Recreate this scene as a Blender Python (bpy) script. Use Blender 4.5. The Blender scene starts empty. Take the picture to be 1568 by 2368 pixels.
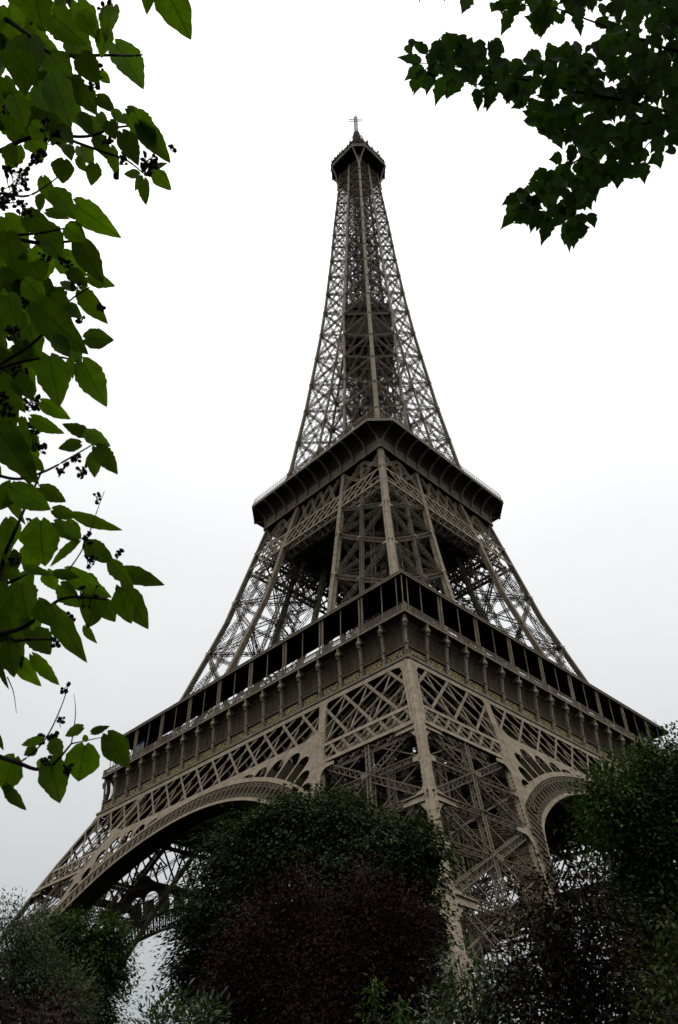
import bpy, math, random
import numpy as np
from mathutils import Matrix, Vector
from mathutils.geometry import tessellate_polygon
R = math.radians
rng = np.random.default_rng(7)
random.seed(7)
sc = bpy.context.scene
col = sc.collection

# ---------------------------------------------------------------- camera
CAM = np.array([88.466, -98.602, 1.85])
YAW, PITCH, ROLL, FPX = 0.7952, 0.7151, -0.0132, 1828.28      # focal length in units of a 1568x2367 frame
cy, sy = math.cos(YAW), math.sin(YAW)
FW = np.array([-sy*math.cos(PITCH), cy*math.cos(PITCH), math.sin(PITCH)])
RT = np.array([cy, sy, 0.0])
UP = np.cross(RT, FW)
R2 = RT*math.cos(ROLL)+UP*math.sin(ROLL)
U2 = -RT*math.sin(ROLL)+UP*math.cos(ROLL)
cam = bpy.data.cameras.new('camera')
cam_o = bpy.data.objects.new('camera', cam)
col.objects.link(cam_o)
cam_o.matrix_world = Matrix(((R2[0], U2[0], -FW[0], CAM[0]), (R2[1], U2[1], -FW[1], CAM[1]), (R2[2], U2[2], -FW[2], CAM[2]), (0, 0, 0, 1)))
cam.sensor_fit = 'VERTICAL'
cam.sensor_height = 23.6
cam.sensor_width = 15.6
cam.lens = 23.6*FPX/2367
cam.clip_start = 0.05
cam.clip_end = 3000
cam.dof.use_dof = True
cam.dof.focus_distance = 110
cam.dof.aperture_fstop = 4.5
sc.camera = cam_o

# ---------------------------------------------------------------- overcast daylight
SUN_EL, SUN_AZ = R(73), YAW+R(185)
sun_dir = np.array([-math.sin(SUN_AZ)*math.cos(SUN_EL), math.cos(SUN_AZ)*math.cos(SUN_EL), math.sin(SUN_EL)])
w = bpy.data.worlds.new('World')
sc.world = w
w.use_nodes = True
nt = w.node_tree
nt.nodes.clear()
N = nt.nodes.new
L = nt.links.new
out = N('ShaderNodeOutputWorld')
bg = N('ShaderNodeBackground')
bg.inputs['Strength'].default_value = 0.1
sky = N('ShaderNodeTexSky')
sky.sky_type = 'NISHITA'
sky.sun_disc = False
sky.sun_elevation = SUN_EL
sky.sun_rotation = math.atan2(sun_dir[0], sun_dir[1])
sky.dust_density = 6
tc = N('ShaderNodeTexCoord')
sep = N('ShaderNodeSeparateXYZ')
L(tc.outputs['Generated'], sep.inputs[0])
ramp = N('ShaderNodeValToRGB')          # cloud deck, dull at the horizon and bright overhead
els = ramp.color_ramp.elements
els[0].position = 0.0
els[0].color = (0.19, 0.205, 0.215, 1)
els[1].position = 1.0
els[1].color = (1.0, 0.98, 0.96, 1)
for p_, c_ in ((0.16, (0.25, 0.266, 0.275)), (0.30, (0.345, 0.357, 0.365)), (0.44, (0.42, 0.43, 0.436)), (0.52, (0.46, 0.467, 0.472)), (0.60, (0.50, 0.503, 0.506)), (0.72, (0.60, 0.60, 0.60)), (0.86, (0.82, 0.81, 0.80))):
    e_ = els.new(p_)
    e_.color = (*c_, 1)
L(sep.outputs['Z'], ramp.inputs[0])
noi = N('ShaderNodeTexNoise')
noi.inputs['Scale'].default_value = 1.7
noi.inputs['Detail'].default_value = 4
L(tc.outputs['Generated'], noi.inputs['Vector'])
mr = N('ShaderNodeMapRange')
mr.inputs['From Min'].default_value = 0.3
mr.inputs['From Max'].default_value = 0.7
mr.inputs['To Min'].default_value = 17.9
mr.inputs['To Max'].default_value = 20.4
L(noi.outputs[0], mr.inputs['Value'])
mul = N('ShaderNodeVectorMath')
mul.operation = 'SCALE'
L(ramp.outputs[0], mul.inputs[0])
L(mr.outputs[0], mul.inputs['Scale'])
mx = N('ShaderNodeMix')
mx.data_type = 'RGBA'
mx.inputs[0].default_value = 0.95
L(sky.outputs[0], mx.inputs[6])
L(mul.outputs[0], mx.inputs[7])
L(mx.outputs[2], bg.inputs['Color'])
L(bg.outputs[0], out.inputs[0])

sun = bpy.data.lights.new('sun', 'SUN')
sun.energy = 1.5
sun.angle = R(30)
sun.color = (1.0, 0.95, 0.88)
sun_o = bpy.data.objects.new('sun', sun)
col.objects.link(sun_o)
sun_o.rotation_euler = Vector(sun_dir.tolist()).to_track_quat('Z', 'Y').to_euler()
sc.view_settings.view_transform = 'Standard'
sc.view_settings.look = 'None'
sc.view_settings.exposure = 0
sc.view_settings.gamma = 1
sc.cycles.max_bounces = 6
sc.cycles.diffuse_bounces = 0
sc.cycles.transmission_bounces = 4


def at(px, py, d):
    """point seen at frame position (px, py) of a 1568x2367 frame, d metres deep"""
    return CAM+d*(FW+R2*(px-784)/FPX+U2*(1183.5-py)/FPX)


# ---------------------------------------------------------------- materials
def mat(name, base, rough=0.7, var=0.25, scale=0.5, base2=None, spec=0.3, metal=0.0, island=0.0, transl=None, streak=0.0, hue=0.11):
    m = bpy.data.materials.new(name)
    m.use_nodes = True
    t = m.node_tree
    b = t.nodes['Principled BSDF']
    b.inputs['Roughness'].default_value = rough
    b.inputs['Specular IOR Level'].default_value = spec
    b.inputs['Metallic'].default_value = metal
    geo = t.nodes.new('ShaderNodeNewGeometry')
    n = t.nodes.new('ShaderNodeTexNoise')
    n.inputs['Scale'].default_value = scale
    n.inputs['Detail'].default_value = 6
    n.inputs['Roughness'].default_value = 0.65
    t.links.new(geo.outputs['Position'], n.inputs['Vector'])
    mi = t.nodes.new('ShaderNodeMix')
    mi.data_type = 'RGBA'
    b2 = base2 or tuple(c*(1-var*1.6) for c in base)
    mi.inputs[6].default_value = (*[c*(1+var) for c in base], 1)
    mi.inputs[7].default_value = (*b2, 1)
    mrg = t.nodes.new('ShaderNodeMapRange')
    mrg.inputs['From Min'].default_value = 0.35
    mrg.inputs['From Max'].default_value = 0.68
    t.links.new(n.outputs[0], mrg.inputs['Value'])
    t.links.new(mrg.outputs[0], mi.inputs[0])
    colr = mi.outputs[2]
    if streak:
        mp = t.nodes.new('ShaderNodeMapping')
        mp.inputs['Scale'].default_value = (2.6, 2.6, 0.16)
        t.links.new(geo.outputs['Position'], mp.inputs['Vector'])
        n2 = t.nodes.new('ShaderNodeTexNoise')
        n2.inputs['Scale'].default_value = 1.6
        n2.inputs['Detail'].default_value = 5
        n2.inputs['Roughness'].default_value = 0.7
        t.links.new(mp.outputs[0], n2.inputs['Vector'])
        r2_ = t.nodes.new('ShaderNodeMapRange')
        r2_.inputs['From Min'].default_value = 0.36
        r2_.inputs['From Max'].default_value = 0.64
        r2_.inputs['To Min'].default_value = 1-streak
        r2_.inputs['To Max'].default_value = 1+streak*0.6
        t.links.new(n2.outputs[0], r2_.inputs['Value'])
        vs = t.nodes.new('ShaderNodeVectorMath')
        vs.operation = 'SCALE'
        t.links.new(colr, vs.inputs[0])
        t.links.new(r2_.outputs[0], vs.inputs['Scale'])
        colr = vs.outputs[0]
    if island:
        h = t.nodes.new('ShaderNodeHueSaturation')
        m1 = t.nodes.new('ShaderNodeMapRange')
        m1.inputs['To Min'].default_value = 1-island
        m1.inputs['To Max'].default_value = 1+island
        t.links.new(geo.outputs['Random Per Island'], m1.inputs['Value'])
        m2 = t.nodes.new('ShaderNodeMapRange')
        m2.inputs['To Min'].default_value = 0.5-hue*.55*island
        m2.inputs['To Max'].default_value = 0.5+hue*.45*island
        t.links.new(geo.outputs['Random Per Island'], m2.inputs['Value'])
        t.links.new(m1.outputs[0], h.inputs['Value'])
        t.links.new(m2.outputs[0], h.inputs['Hue'])
        t.links.new(colr, h.inputs['Color'])
        colr = h.outputs[0]
    t.links.new(colr, b.inputs['Base Color'])
    if transl:
        tr = t.nodes.new('ShaderNodeBsdfTranslucent')
        mu = t.nodes.new('ShaderNodeMix')
        mu.data_type = 'RGBA'
        mu.blend_type = 'MULTIPLY'
        mu.inputs[0].default_value = 1.0
        t.links.new(colr, mu.inputs[6])
        mu.inputs[7].default_value = (*[transl[k]/base[k] for k in range(3)], 1)
        t.links.new(mu.outputs[2], tr.inputs['Color'])
        ad = t.nodes.new('ShaderNodeAddShader')
        t.links.new(b.outputs[0], ad.inputs[0])
        t.links.new(tr.outputs[0], ad.inputs[1])
        t.links.new(ad.outputs[0], t.nodes['Material Output'].inputs['Surface'])
    return m


def big_leaf_mat(name, base, trans):
    m = mat(name, base, 0.6, 0.2, 9.0, spec=0.06, island=0.55, transl=trans, hue=.03)
    t = m.node_tree
    uv = t.nodes.new('ShaderNodeUVMap')
    sp = t.nodes.new('ShaderNodeSeparateXYZ')
    t.links.new(uv.outputs[0], sp.inputs[0])

    def mth(op, a, b=None):
        n = t.nodes.new('ShaderNodeMath')
        n.operation = op
        for i, q in ((0, a), (1, b)):
            if q is None:
                continue
            if isinstance(q, (int, float)):
                n.inputs[i].default_value = q
            else:
                t.links.new(q, n.inputs[i])
        return n.outputs[0]
    a = mth('ABSOLUTE', sp.outputs['X'])
    mid = mth('LESS_THAN', a, 0.035)
    fr = mth('FRACT', mth('SUBTRACT', mth('MULTIPLY', sp.outputs['Y'], 6.0), mth('MULTIPLY', a, 2.4)))
    side = mth('LESS_THAN', fr, 0.07)
    vein = mth('MAXIMUM', mid, mth('MULTIPLY', side, 0.6))
    fac = mth('SUBTRACT', 1.0, mth('MULTIPLY', vein, 0.55))
    tr = [n for n in t.nodes if n.type == 'BSDF_TRANSLUCENT'][0]
    src = tr.inputs['Color'].links[0].from_socket
    vm = t.nodes.new('ShaderNodeVectorMath')
    vm.operation = 'SCALE'
    t.links.new(src, vm.inputs[0])
    t.links.new(fac, vm.inputs['Scale'])
    t.links.new(vm.outputs[0], tr.inputs['Color'])
    return m


IRON = mat('shaded_brown_iron', (0.13, 0.109, 0.081), 0.8, 0.10, 0.35, base2=(0.105, 0.084, 0.058), spec=0.12, streak=0.2)  # darker copy of the tower paint, shade of the bracing put into its colour
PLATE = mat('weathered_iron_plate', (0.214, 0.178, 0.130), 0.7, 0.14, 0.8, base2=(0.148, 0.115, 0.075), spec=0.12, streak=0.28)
DECK = mat('dull_shaded_iron', (0.05, 0.043, 0.035), 0.9, 0.2, 0.3, spec=0.05)  # dull decking, darkened further to hold the shade of soffits and undersides
FRIEZE = mat('shaded_frieze_iron', (0.092, 0.076, 0.056), 0.8, 0.15, 0.5, base2=(0.066, 0.051, 0.034), spec=0.06, streak=0.3)  # tower paint darkened: shade below the overhangs is in this colour
GOLD = mat('gilded_lettering', (0.36, 0.285, 0.12), 0.5, 0.1, 2.0, spec=0.3, metal=0.2)
GLASS = mat('dark_pavilion_glazing', (0.02, 0.022, 0.025), 0.12, 0.2, 0.3, spec=0.5)
STEEL = mat('pale_aerial_metal', (0.42, 0.42, 0.42), 0.5, 0.15, 0.5, spec=0.4)
STONE = mat('pedestal_stone', (0.36, 0.33, 0.28), 0.85, 0.2, 0.4)
GROUND = mat('park_ground', (0.035, 0.042, 0.022), 0.95, 0.3, 0.08, base2=(0.06, 0.052, 0.04))
BARK = mat('bark', (0.055, 0.042, 0.032), 0.9, 0.3, 6.0)
TWIG = mat('dark_twig', (0.014, 0.010, 0.008), 0.9, 0.3, 12.0, spec=0.03)
CAPS = mat('seed_capsule_husk', (0.014, 0.012, 0.008), 0.85, 0.3, 20.0, spec=0.04)


# ---------------------------------------------------------------- mesh collector
def nrm(a):
    return a/np.maximum(np.linalg.norm(a, axis=-1, keepdims=True), 1e-9)


BOXQ = np.array([[0, 1, 2, 3], [7, 6, 5, 4], [0, 4, 5, 1], [1, 5, 6, 2], [2, 6, 7, 3], [3, 7, 4, 0]])


class MB:
    def __init__(self):
        self.v, self.q, self.t, self.n, self.uv = [], [], [], 0, []

    def add(self, V, Q=None, T=None):
        V = np.asarray(V, float).reshape(-1, 3)
        self.v.append(V)
        if Q is not None and len(Q):
            self.q.append(np.asarray(Q, int).reshape(-1, 4)+self.n)
        if T is not None and len(T):
            self.t.append(np.asarray(T, int).reshape(-1, 3)+self.n)
        self.n += len(V)

    def bars(self, P0, P1, w, d, n):
        P0 = np.atleast_2d(np.asarray(P0, float))
        P1 = np.atleast_2d(np.asarray(P1, float))
        P0, P1 = np.broadcast_arrays(P0, P1)
        t = nrm(P1-P0)
        n = np.broadcast_to(np.asarray(n, float), t.shape)
        s = np.cross(t, n)
        bad = np.linalg.norm(s, axis=1) < 1e-3
        if bad.any():
            s[bad] = np.cross(t[bad], np.array([0.31, 0.87, 0.4]))
        s = nrm(s)
        m = np.cross(s, t)
        s, m = s*w/2, m*d/2
        V = np.stack([P0-s-m, P0+s-m, P0+s+m, P0-s+m, P1-s-m, P1+s-m, P1+s+m, P1-s+m], 1)
        k = len(P0)
        Q = (np.arange(k)*8)[:, None, None]+BOXQ[None]
        self.add(V.reshape(-1, 3), Q.reshape(-1, 4))

    def lace(self, P0, P1, W, D, pitch, cw, lw, n, mode=1):
        """laced strut: corner angles plus zigzag lacing front and back"""
        P0, P1 = np.asarray(P0, float), np.asarray(P1, float)
        t = P1-P0
        Ln = np.linalg.norm(t)
        if Ln < 0.05:
            return
        t = t/Ln
        n = np.asarray(n, float)
        s = np.cross(t, n)
        s /= max(np.linalg.norm(s), 1e-9)
        m = np.cross(s, t)
        offs = [(a*s*W/2+b*m*D/2) for a in (-1, 1) for b in ((-1, 1) if D > 0 else (0,))]
        self.bars(np.array([P0+o for o in offs]), np.array([P1+o for o in offs]), cw, cw*0.8, n)
        k = max(2, int(round(Ln/pitch)))
        f = np.arange(k+1)/k
        sgn = np.where(np.arange(k+1) % 2 == 0, 1.0, -1.0)
        for b in ((-1, 1) if D > 0 else (0,)):
            c = P0+t*(f[:, None]*Ln)+b*m*D/2
            A = c+s*(sgn*W/2)[:, None]
            self.bars(A[:-1], A[1:], lw, lw*0.5, n)
            if mode == 2:
                B = c-s*(sgn*W/2)[:, None]
                self.bars(B[:-1], B[1:], lw, lw*0.4, n)
        if D > 0 and mode >= 1:
            for a in (-1, 1):
                c = P0+t*(f[:, None]*Ln)+a*s*W/2
                A = c+m*(sgn*D/2)[:, None]
                self.bars(A[:-1], A[1:], lw, lw*0.5, s)

    def plate(self, pts, fmap, o0, o1, holes=()):
        loops = [pts]+list(holes)
        tri = tessellate_polygon([[Vector((p[0], p[1], 0)) for p in lp] for lp in loops])
        flat = [p for lp in loops for p in lp]
        n = len(flat)
        V = np.array([fmap(u, z, o0) for u, z in flat]+[fmap(u, z, o1) for u, z in flat])
        T = np.array(tri, int)
        self.add(V, None, np.concatenate([T, T[:, ::-1]+n]))
        base = self.n-2*n
        k = 0
        for lp in loops:
            m = len(lp)
            i = np.arange(m)+k
            j = (np.arange(m)+1) % m+k
            self.q.append(np.stack([i, j, j+n, i+n], 1)+base)
            k += m

    def loft(self, rings, closed=True, caps=False):
        rings = np.asarray(rings, float)
        k, m = rings.shape[:2]
        idx = np.arange(k*m).reshape(k, m)
        a, b = idx[:-1], idx[1:]
        if closed:
            Q = np.stack([a, np.roll(a, -1, 1), np.roll(b, -1, 1), b], -1).reshape(-1, 4)
        else:
            Q = np.stack([a[:, :-1], a[:, 1:], b[:, 1:], b[:, :-1]], -1).reshape(-1, 4)
        T = None
        if caps:
            T = np.array([[0, i+1, i] for i in range(1, m-1)]+[[(k-1)*m, (k-1)*m+i, (k-1)*m+i+1] for i in range(1, m-1)])
        self.add(rings.reshape(-1, 3), Q, T)

    def tube(self, pts, rad, k=7):
        pts = np.asarray(pts, float)
        t = nrm(np.gradient(pts, axis=0))
        ref = np.array([0.3, 0.5, 0.81])
        s = nrm(np.cross(t, ref))
        m = np.cross(t, s)
        a = np.arange(k)*2*math.pi/k
        r = np.broadcast_to(np.asarray(rad, float), (len(pts),))
        rings = pts[:, None]+r[:, None, None]*(np.cos(a)[None, :, None]*s[:, None]+np.sin(a)[None, :, None]*m[:, None])
        self.loft(rings, True, True)

    def box(self, x0, x1, y0, y1, z0, z1):
        V = [(x0, y0, z0), (x1, y0, z0), (x1, y1, z0), (x0, y1, z0), (x0, y0, z1), (x1, y0, z1), (x1, y1, z1), (x0, y1, z1)]
        self.add(V, BOXQ)

    def build(self, name, m, parent=None, smooth=False):
        V = np.concatenate(self.v)
        me = bpy.data.meshes.new(name)
        me.vertices.add(len(V))
        me.vertices.foreach_set('co', V.ravel())
        q = np.concatenate(self.q) if self.q else np.zeros((0, 4), int)
        t = np.concatenate(self.t) if self.t else np.zeros((0, 3), int)
        li = np.concatenate([q.ravel(), t.ravel()])
        me.loops.add(len(li))
        me.loops.foreach_set('vertex_index', li)
        me.polygons.add(len(q)+len(t))
        me.polygons.foreach_set('loop_start', np.concatenate([np.arange(len(q))*4, len(q)*4+np.arange(len(t))*3]))
        me.polygons.foreach_set('use_smooth', np.full(len(q)+len(t), bool(smooth)))
        me.update(calc_edges=True)
        if self.uv:
            UV = np.concatenate(self.uv)
            me.uv_layers.new(name='UVMap').data.foreach_set('uv', UV[li].ravel())
        me.materials.append(m)
        o = bpy.data.objects.new(name, me)
        col.objects.link(o)
        if parent:
            o.parent = parent
        return o


def tag(o, label=None, cat=None, group=None, kind=None):
    for k, v in (('label', label), ('category', cat), ('group', group), ('kind', kind)):
        if v:
            o[k] = v
    return o


def empty(name, loc):
    o = bpy.data.objects.new(name, None)
    col.objects.link(o)
    o.location = loc
    return o


def copy_tree(o, parent, mtx=None):
    c = o.copy()
    col.objects.link(c)
    c.parent = parent
    if mtx is not None:
        c.matrix_local = mtx
    for ch in list(o.children):
        copy_tree(ch, c)
    return c


ROT = [Matrix.Rotation(k*math.pi/2, 4, 'Z') for k in range(4)]
MIR = Matrix(((0, -1, 0, 0), (-1, 0, 0, 0), (0, 0, 1, 0), (0, 0, 0, 1)))
FACES = [Matrix.Identity(4), MIR, ROT[2], ROT[2] @ MIR]

# ---------------------------------------------------------------- ground
g = MB()
g.add([(-1500, -1500, 0), (1500, -1500, 0), (1500, 1500, 0), (-1500, 1500, 0)], [[0, 1, 2, 3]])
tag(g.build('ground', GROUND), kind='structure')

# ================================================================ the lattice tower
TZ = [0, 13.5, 25, 37, 43, 49, 57, 64, 72, 82, 88, 100, 111, 117, 124, 130, 151, 180, 196, 220, 238, 264, 276]
TB = [57, 51.2, 46, 41.3, 38.6, 35.7, 32.4, 29.8, 27, 24.1, 22.4, 19.9, 17.6, 16.4, 15.2, 14.15, 11.9, 9.45, 8.4, 7.2, 6.5, 5.25, 4.75]
WZ = [0, 57, 73, 90, 110, 129, 152, 178, 400]
WW = [15.6, 15.4, 14.5, 13.0, 11.1, 10.3, 9.7, 9.6, 9.6]
b_ = lambda z: float(np.interp(z, TZ, TB))
w_ = lambda z: float(np.interp(z, WZ, WW))
tower = tag(empty('lattice_tower', (0, 0, 0)), 'tall brown wrought iron lattice tower tapering from arched legs to an aerial', 'tower')


def F(u, z, o=0.0):
    """left-hand face of the tower (it looks along -y); o metres inwards"""
    return np.array([u, -(b_(z)-o), z])


def LP(s, t, z, o=0.0):
    """point in the front leg: s from the outer to the inner side in x, t likewise in y"""
    b, w = b_(z), w_(z)
    x = b-s*w
    y = -(b-t*w)
    return np.array([x, y, z])


def column(mb, fn, zs, a, dx, dy, ch, seam=None):
    """box column with a chamfered outer corner, drawn inwards from its corner point"""
    def sec(z, g):
        p = fn(z)
        q = [(ch, 0), (a, 0), (a, a), (0, a), (0, ch)] if ch > 0 else [(0, 0), (a, 0), (a, a), (0, a)]
        c = a/2
        return [(p[0]+dx*(c+(i-c)*g), p[1]+dy*(c+(j-c)*g), z) for i, j in q]
    mb.loft([sec(z, 1) for z in zs], True, True)
    if seam:
        z = zs[0]+seam
        while z < zs[-1]-0.5:
            mb.loft([sec(z-0.07, 1.04), sec(z+0.07, 1.04)], True, True)
            z += seam


def leg_face(mb, fn, n, nodes, W, D, pitch, cw, lw, mids=True, gus=None):
    """cross bracing of one leg face; fn(s, z) gives a point across the face"""
    for z0, z1 in zip(nodes[:-1], nodes[1:]):
        zm = (z0+z1)/2
        a0, a1, b0, b1 = fn(0.03, z0), fn(0.03, z1), fn(0.97, z0), fn(0.97, z1)
        c = (a0+a1+b0+b1)/4
        for p in (a0, a1, b0, b1):
            mb.lace(p, c, W, D, pitch, cw, lw, n)
        mb.lace(fn(0.05, z0), fn(0.95, z0), W*0.85, D, pitch, cw, lw, n)
        if mids:
            mb.lace(fn(0.05, zm), c, W*0.8, D, pitch, cw, lw, n)
            mb.lace(c, fn(0.95, zm), W*0.8, D, pitch, cw, lw, n)
        mb.lace(fn(0.5, z0), fn(0.5, z1), W*0.75, D, pitch, cw, lw, n)
        if mids:
            za, zb_ = z0+(z1-z0)*.25, z0+(z1-z0)*.75
            A = [fn(.27, za), fn(.73, za), fn(.27, zb_), fn(.73, zb_), fn(.27, za), fn(.73, za), fn(.27, zb_), fn(.73, zb_)]
            B = [fn(.5, z0), fn(.5, z0), fn(.5, z1), fn(.5, z1), fn(.04, zm), fn(.96, zm), fn(.04, zm), fn(.96, zm)]
            off_ = -np.asarray(n, float)*.2
            mb.bars(np.array(A)+off_, np.array(B)+off_, .13, .13, n)


GUS = [(0, 1.6), (0.22, 0.8), (0.85, 0.65), (1.05, 0.3), (2.6, 0.1), (2.6, -0.5), (1.1, -0.55), (0.6, -0.85), (0.3, -1.3), (0, -1.8)]
GUS2 = [(0, 0.65), (0.25, 0.38), (0.8, 0.32), (0.8, -0.28), (0.25, -0.32), (0, -0.6)]


def build_leg(name, zlo, zhi, nodes, a, seam, W, D, pitch, cw, lw, gz, gs, mids=True):
    mb = MB()
    zs = sorted(set([zlo, zhi]+[z for z in TZ if zlo < z < zhi]+[z for z in WZ if zlo < z < zhi]))
    for s in (0, 1):
        for t in (0, 1):
            column(mb, lambda z: LP(s, t, z), zs, a, -1 if s == 0 else 1, 1 if t == 0 else -1, a*0.36 if s == t == 0 else 0, seam if s*t == 0 else None)
    # flanges beside the outer corner column and serrated lacing along the columns
    fl = lambda u, z, o: np.array([b_(z)-a-u, -(b_(z)-o), z])
    fr = lambda u, z, o: np.array([b_(z)-o, -(b_(z)-a-u), z])
    il = lambda u, z, o: np.array([b_(z)-w_(z)+a+u, -(b_(z)-o), z])
    ir = lambda u, z, o: np.array([b_(z)-o, -(b_(z)-w_(z)+a+u), z])
    for fm in (fl, fr, il, ir):
        zz = np.arange(zlo+0.3, zhi-0.3, 0.55)
        for o in (0.06, a-0.1):
            P0 = np.array([fm(0.0, z, o) for z in zz])
            P1 = np.array([fm(0.13, z, o) for z in zz])
            mb.bars(P0, P1, 0.16, 0.1, (0, 0, 1))
    cc = a*0.36
    for du, dv in ((cc, 0), (0, cc), (a-.03, 0), (0, a-.03)):
        P = np.array([(b_(z)-du, -(b_(z)-dv), z) for z in zs])
        mb.bars(P[:-1], P[1:], .07, .07, (1, -1, 0))
    for z, big in gz:
        for fm in (fl, fr):
            mb.plate([(u*gs, z+dz*gs) for u, dz in (GUS if big else GUS2)], fm, -0.02, 0.05)
            if big:
                mb.plate([(0, z+.35*gs), (2.7*gs, z+.18*gs), (2.7*gs, z+.10*gs), (0, z+.25*gs)], fm, -0.2, -0.01)
                mb.plate([(0, z-.5*gs), (2.6*gs, z-.55*gs), (2.6*gs, z-.62*gs), (0, z-.6*gs)], fm, -0.2, -0.01)
        for fm in (il, ir):
            mb.plate([(u*gs*0.8, z+dz*gs*0.8) for u, dz in (GUS2 if not big else GUS)], fm, -0.02, 0.05)
    # plates where the braces cross
    for z0, z1 in zip(nodes[:-1], nodes[1:]):
        for t in (0, 1):
            c = (LP(0.03, 0, z0)+LP(0.97, 0, z0)+LP(0.03, 0, z1)+LP(0.97, 0, z1))/4
            r = 0.42*gs
            if t == 0:
                mb.plate([(-r, -r*.6), (r, -r*.6), (r, r*.6), (-r, r*.6)], lambda u, z, o: np.array([c[0]+u, c[1]+o, c[2]+z]), -D/2-.06, -D/2-.02)
            else:
                mb.plate([(-r, -r*.6), (r, -r*.6), (r, r*.6), (-r, r*.6)], lambda u, z, o: np.array([-c[1]-o, -c[0]+u, c[2]+z]), -D/2-.06, -D/2-.02)
    leg = mb.build(name, PLATE, tower)
    br = MB()
    e = 0.25
    leg_face(br, lambda s, z: LP(s, 0, z)+np.array([0, e+D/2, 0]), (0, -1, 0), nodes, W, D, pitch, cw, lw, mids)
    leg_face(br, lambda s, z: LP(0, s, z)-np.array([e+D/2, 0, 0]), (1, 0, 0), nodes, W, D, pitch, cw, lw, mids)
    leg_face(br, lambda s, z: LP(s, 1, z)-np.array([0, e+D/2, 0]), (0, 1, 0), nodes, W, D, pitch*1.3, cw, lw, mids)
    leg_face(br, lambda s, z: LP(1, s, z)+np.array([e+D/2, 0, 0]), (-1, 0, 0), nodes, W, D, pitch*1.3, cw, lw, mids)
    # lift rails, stairs and diaphragms inside the leg
    for s, t in (((.3, .55), (.55, .3), (.45, .7), (.7, .45)) if mids else ((.45, .7), (.7, .45))):
        for z0, z1 in zip(nodes[:-1], nodes[1:]):
            br.lace(LP(s, t, z0), LP(s, t, z1), 0.7, 0.5, 1.1, 0.14, 0.09, (1, -1, 0))
    for z0, z1 in zip(nodes[:-1], nodes[1:]):
        for z in (z0,):
            for p, q in (((0, 0), (1, 1)), ((0, 1), (1, 0)), ((.5, 0), (.5, 1)), ((0, .5), (1, .5)))[:4 if mids else 2]:
                br.lace(LP(*p, z), LP(*q, z), 0.6, 0.5, 1.2, 0.12, 0.08, (0, 0, 1))
    ns = int((zhi-zlo)/1.4)
    for i in range(ns):
        z0, z1 = zlo+i*1.4, zlo+(i+1)*1.4
        s0, s1 = ((.62, .86) if i % 2 else (.86, .62))
        br.bars([LP(s0, .78, z0), LP(s0, .66, z0)], [LP(s1, .78, z1), LP(s1, .66, z1)], 0.3, 0.08, (0, 0, 1))
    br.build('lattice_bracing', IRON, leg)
    for k in (1, 2, 3):
        copy_tree(leg, tower, ROT[k])
    return leg


LOW = [0.8, 9.2, 19.0, 29.1, 38.7]
build_leg('leg', 0.6, 50.6, LOW, 0.74, 2.95, 0.66, 0.62, 0.6, 0.11, 0.07,
          [(38.2, True), (33.6, False), (28.9, True), (23.7, False), (18.8, True), (13.8, False), (9, True)], 1.0)
HIGH = [57.8, 69.2, 81.0, 92.6, 100.4]
build_leg('upper_leg', 57.6, 112.0, HIGH, 0.92, 3.6, 0.62, 0.45, 0.75, 0.10, 0.055,
          [(69.2, False), (81, False), (92.6, False)], 0.9, mids=False)

for s in (0, 1):
    for t in (0, 1):
        ped = MB()
        p = LP(s, t, 0.3)
        cx, cy_ = p[0]+(-.5 if s == 0 else .5), p[1]+(.5 if t == 0 else -.5)
        ped.loft([[(cx-r_, cy_-r_, z), (cx+r_, cy_-r_, z), (cx+r_, cy_+r_, z), (cx-r_, cy_+r_, z)] for r_, z in ((2.6, -0.2), (2.6, .25), (2.1, .3), (1.4, .62))], True, True)
        p0 = ped.build('pedestal', STONE, tower)
        for k in (1, 2, 3):
            copy_tree(p0, tower, ROT[k])

# ---------------------------------------------------------------- girder under the first gallery
gd = MB()
gb = MB()
nL = np.array([0, -1, 0.0])


def strip(mb, u0, z0, u1, z1, wd, o, th=0.06):
    mb.bars([F(u0, z0, o)], [F(u1, z1, o)], wd, th, nL)


def hchord(mb, u0, u1, za, zb, o0, o1):
    mb.plate([(u0, za), (u1, za), (u1, zb), (u0, zb)], F, o0, o1)


def lattice_zone(mb, ua, ub, zt, zbt, sp, wide, o, back):
    """ua(z), ub(z) limit the zone; broad bars lean one way, pairs of thin bars the other"""
    H = zt-zbt
    run = H*1.06

    def clip(u0, z0, u1, z1):
        pts = []
        for i in range(41):
            f = i/40
            u, z = u0+(u1-u0)*f, z0+(z1-z0)*f
            if ua(z)-0.02 <= u <= ub(z)+0.02:
                pts.append((u, z))
        return (pts[0], pts[-1]) if len(pts) > 1 else None
    k0 = int(math.floor((ua(zbt)-run-sp)/sp))
    k1 = int(math.ceil((ub(zbt)+run+sp)/sp))
    for k in range(k0, k1+1):
        u = k*sp+1.1
        c = clip(u, zt, u+run, zbt)
        if c:
            strip(mb, *c[0], *c[1], wide, o)
            strip(gb, *c[0], *c[1], wide*0.7, o+back)
        c = clip(u+run, zt, u, zbt)
        if c:
            for d in (-0.2, 0.2):
                for m_, oo in ((mb, o+.1), (gb, o+back-.1)):
                    strip(m_, c[0][0]+d, c[0][1], c[1][0]+d, c[1][1], 0.1, oo, 0.12)
        c = clip(u+.4, zt, u+.4, zbt)
        if c:
            strip(mb, *c[0], *c[1], 0.2, o+.22, .12)
            strip(gb, *c[0], *c[1], 0.3, o+back-.3, .12)


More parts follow.
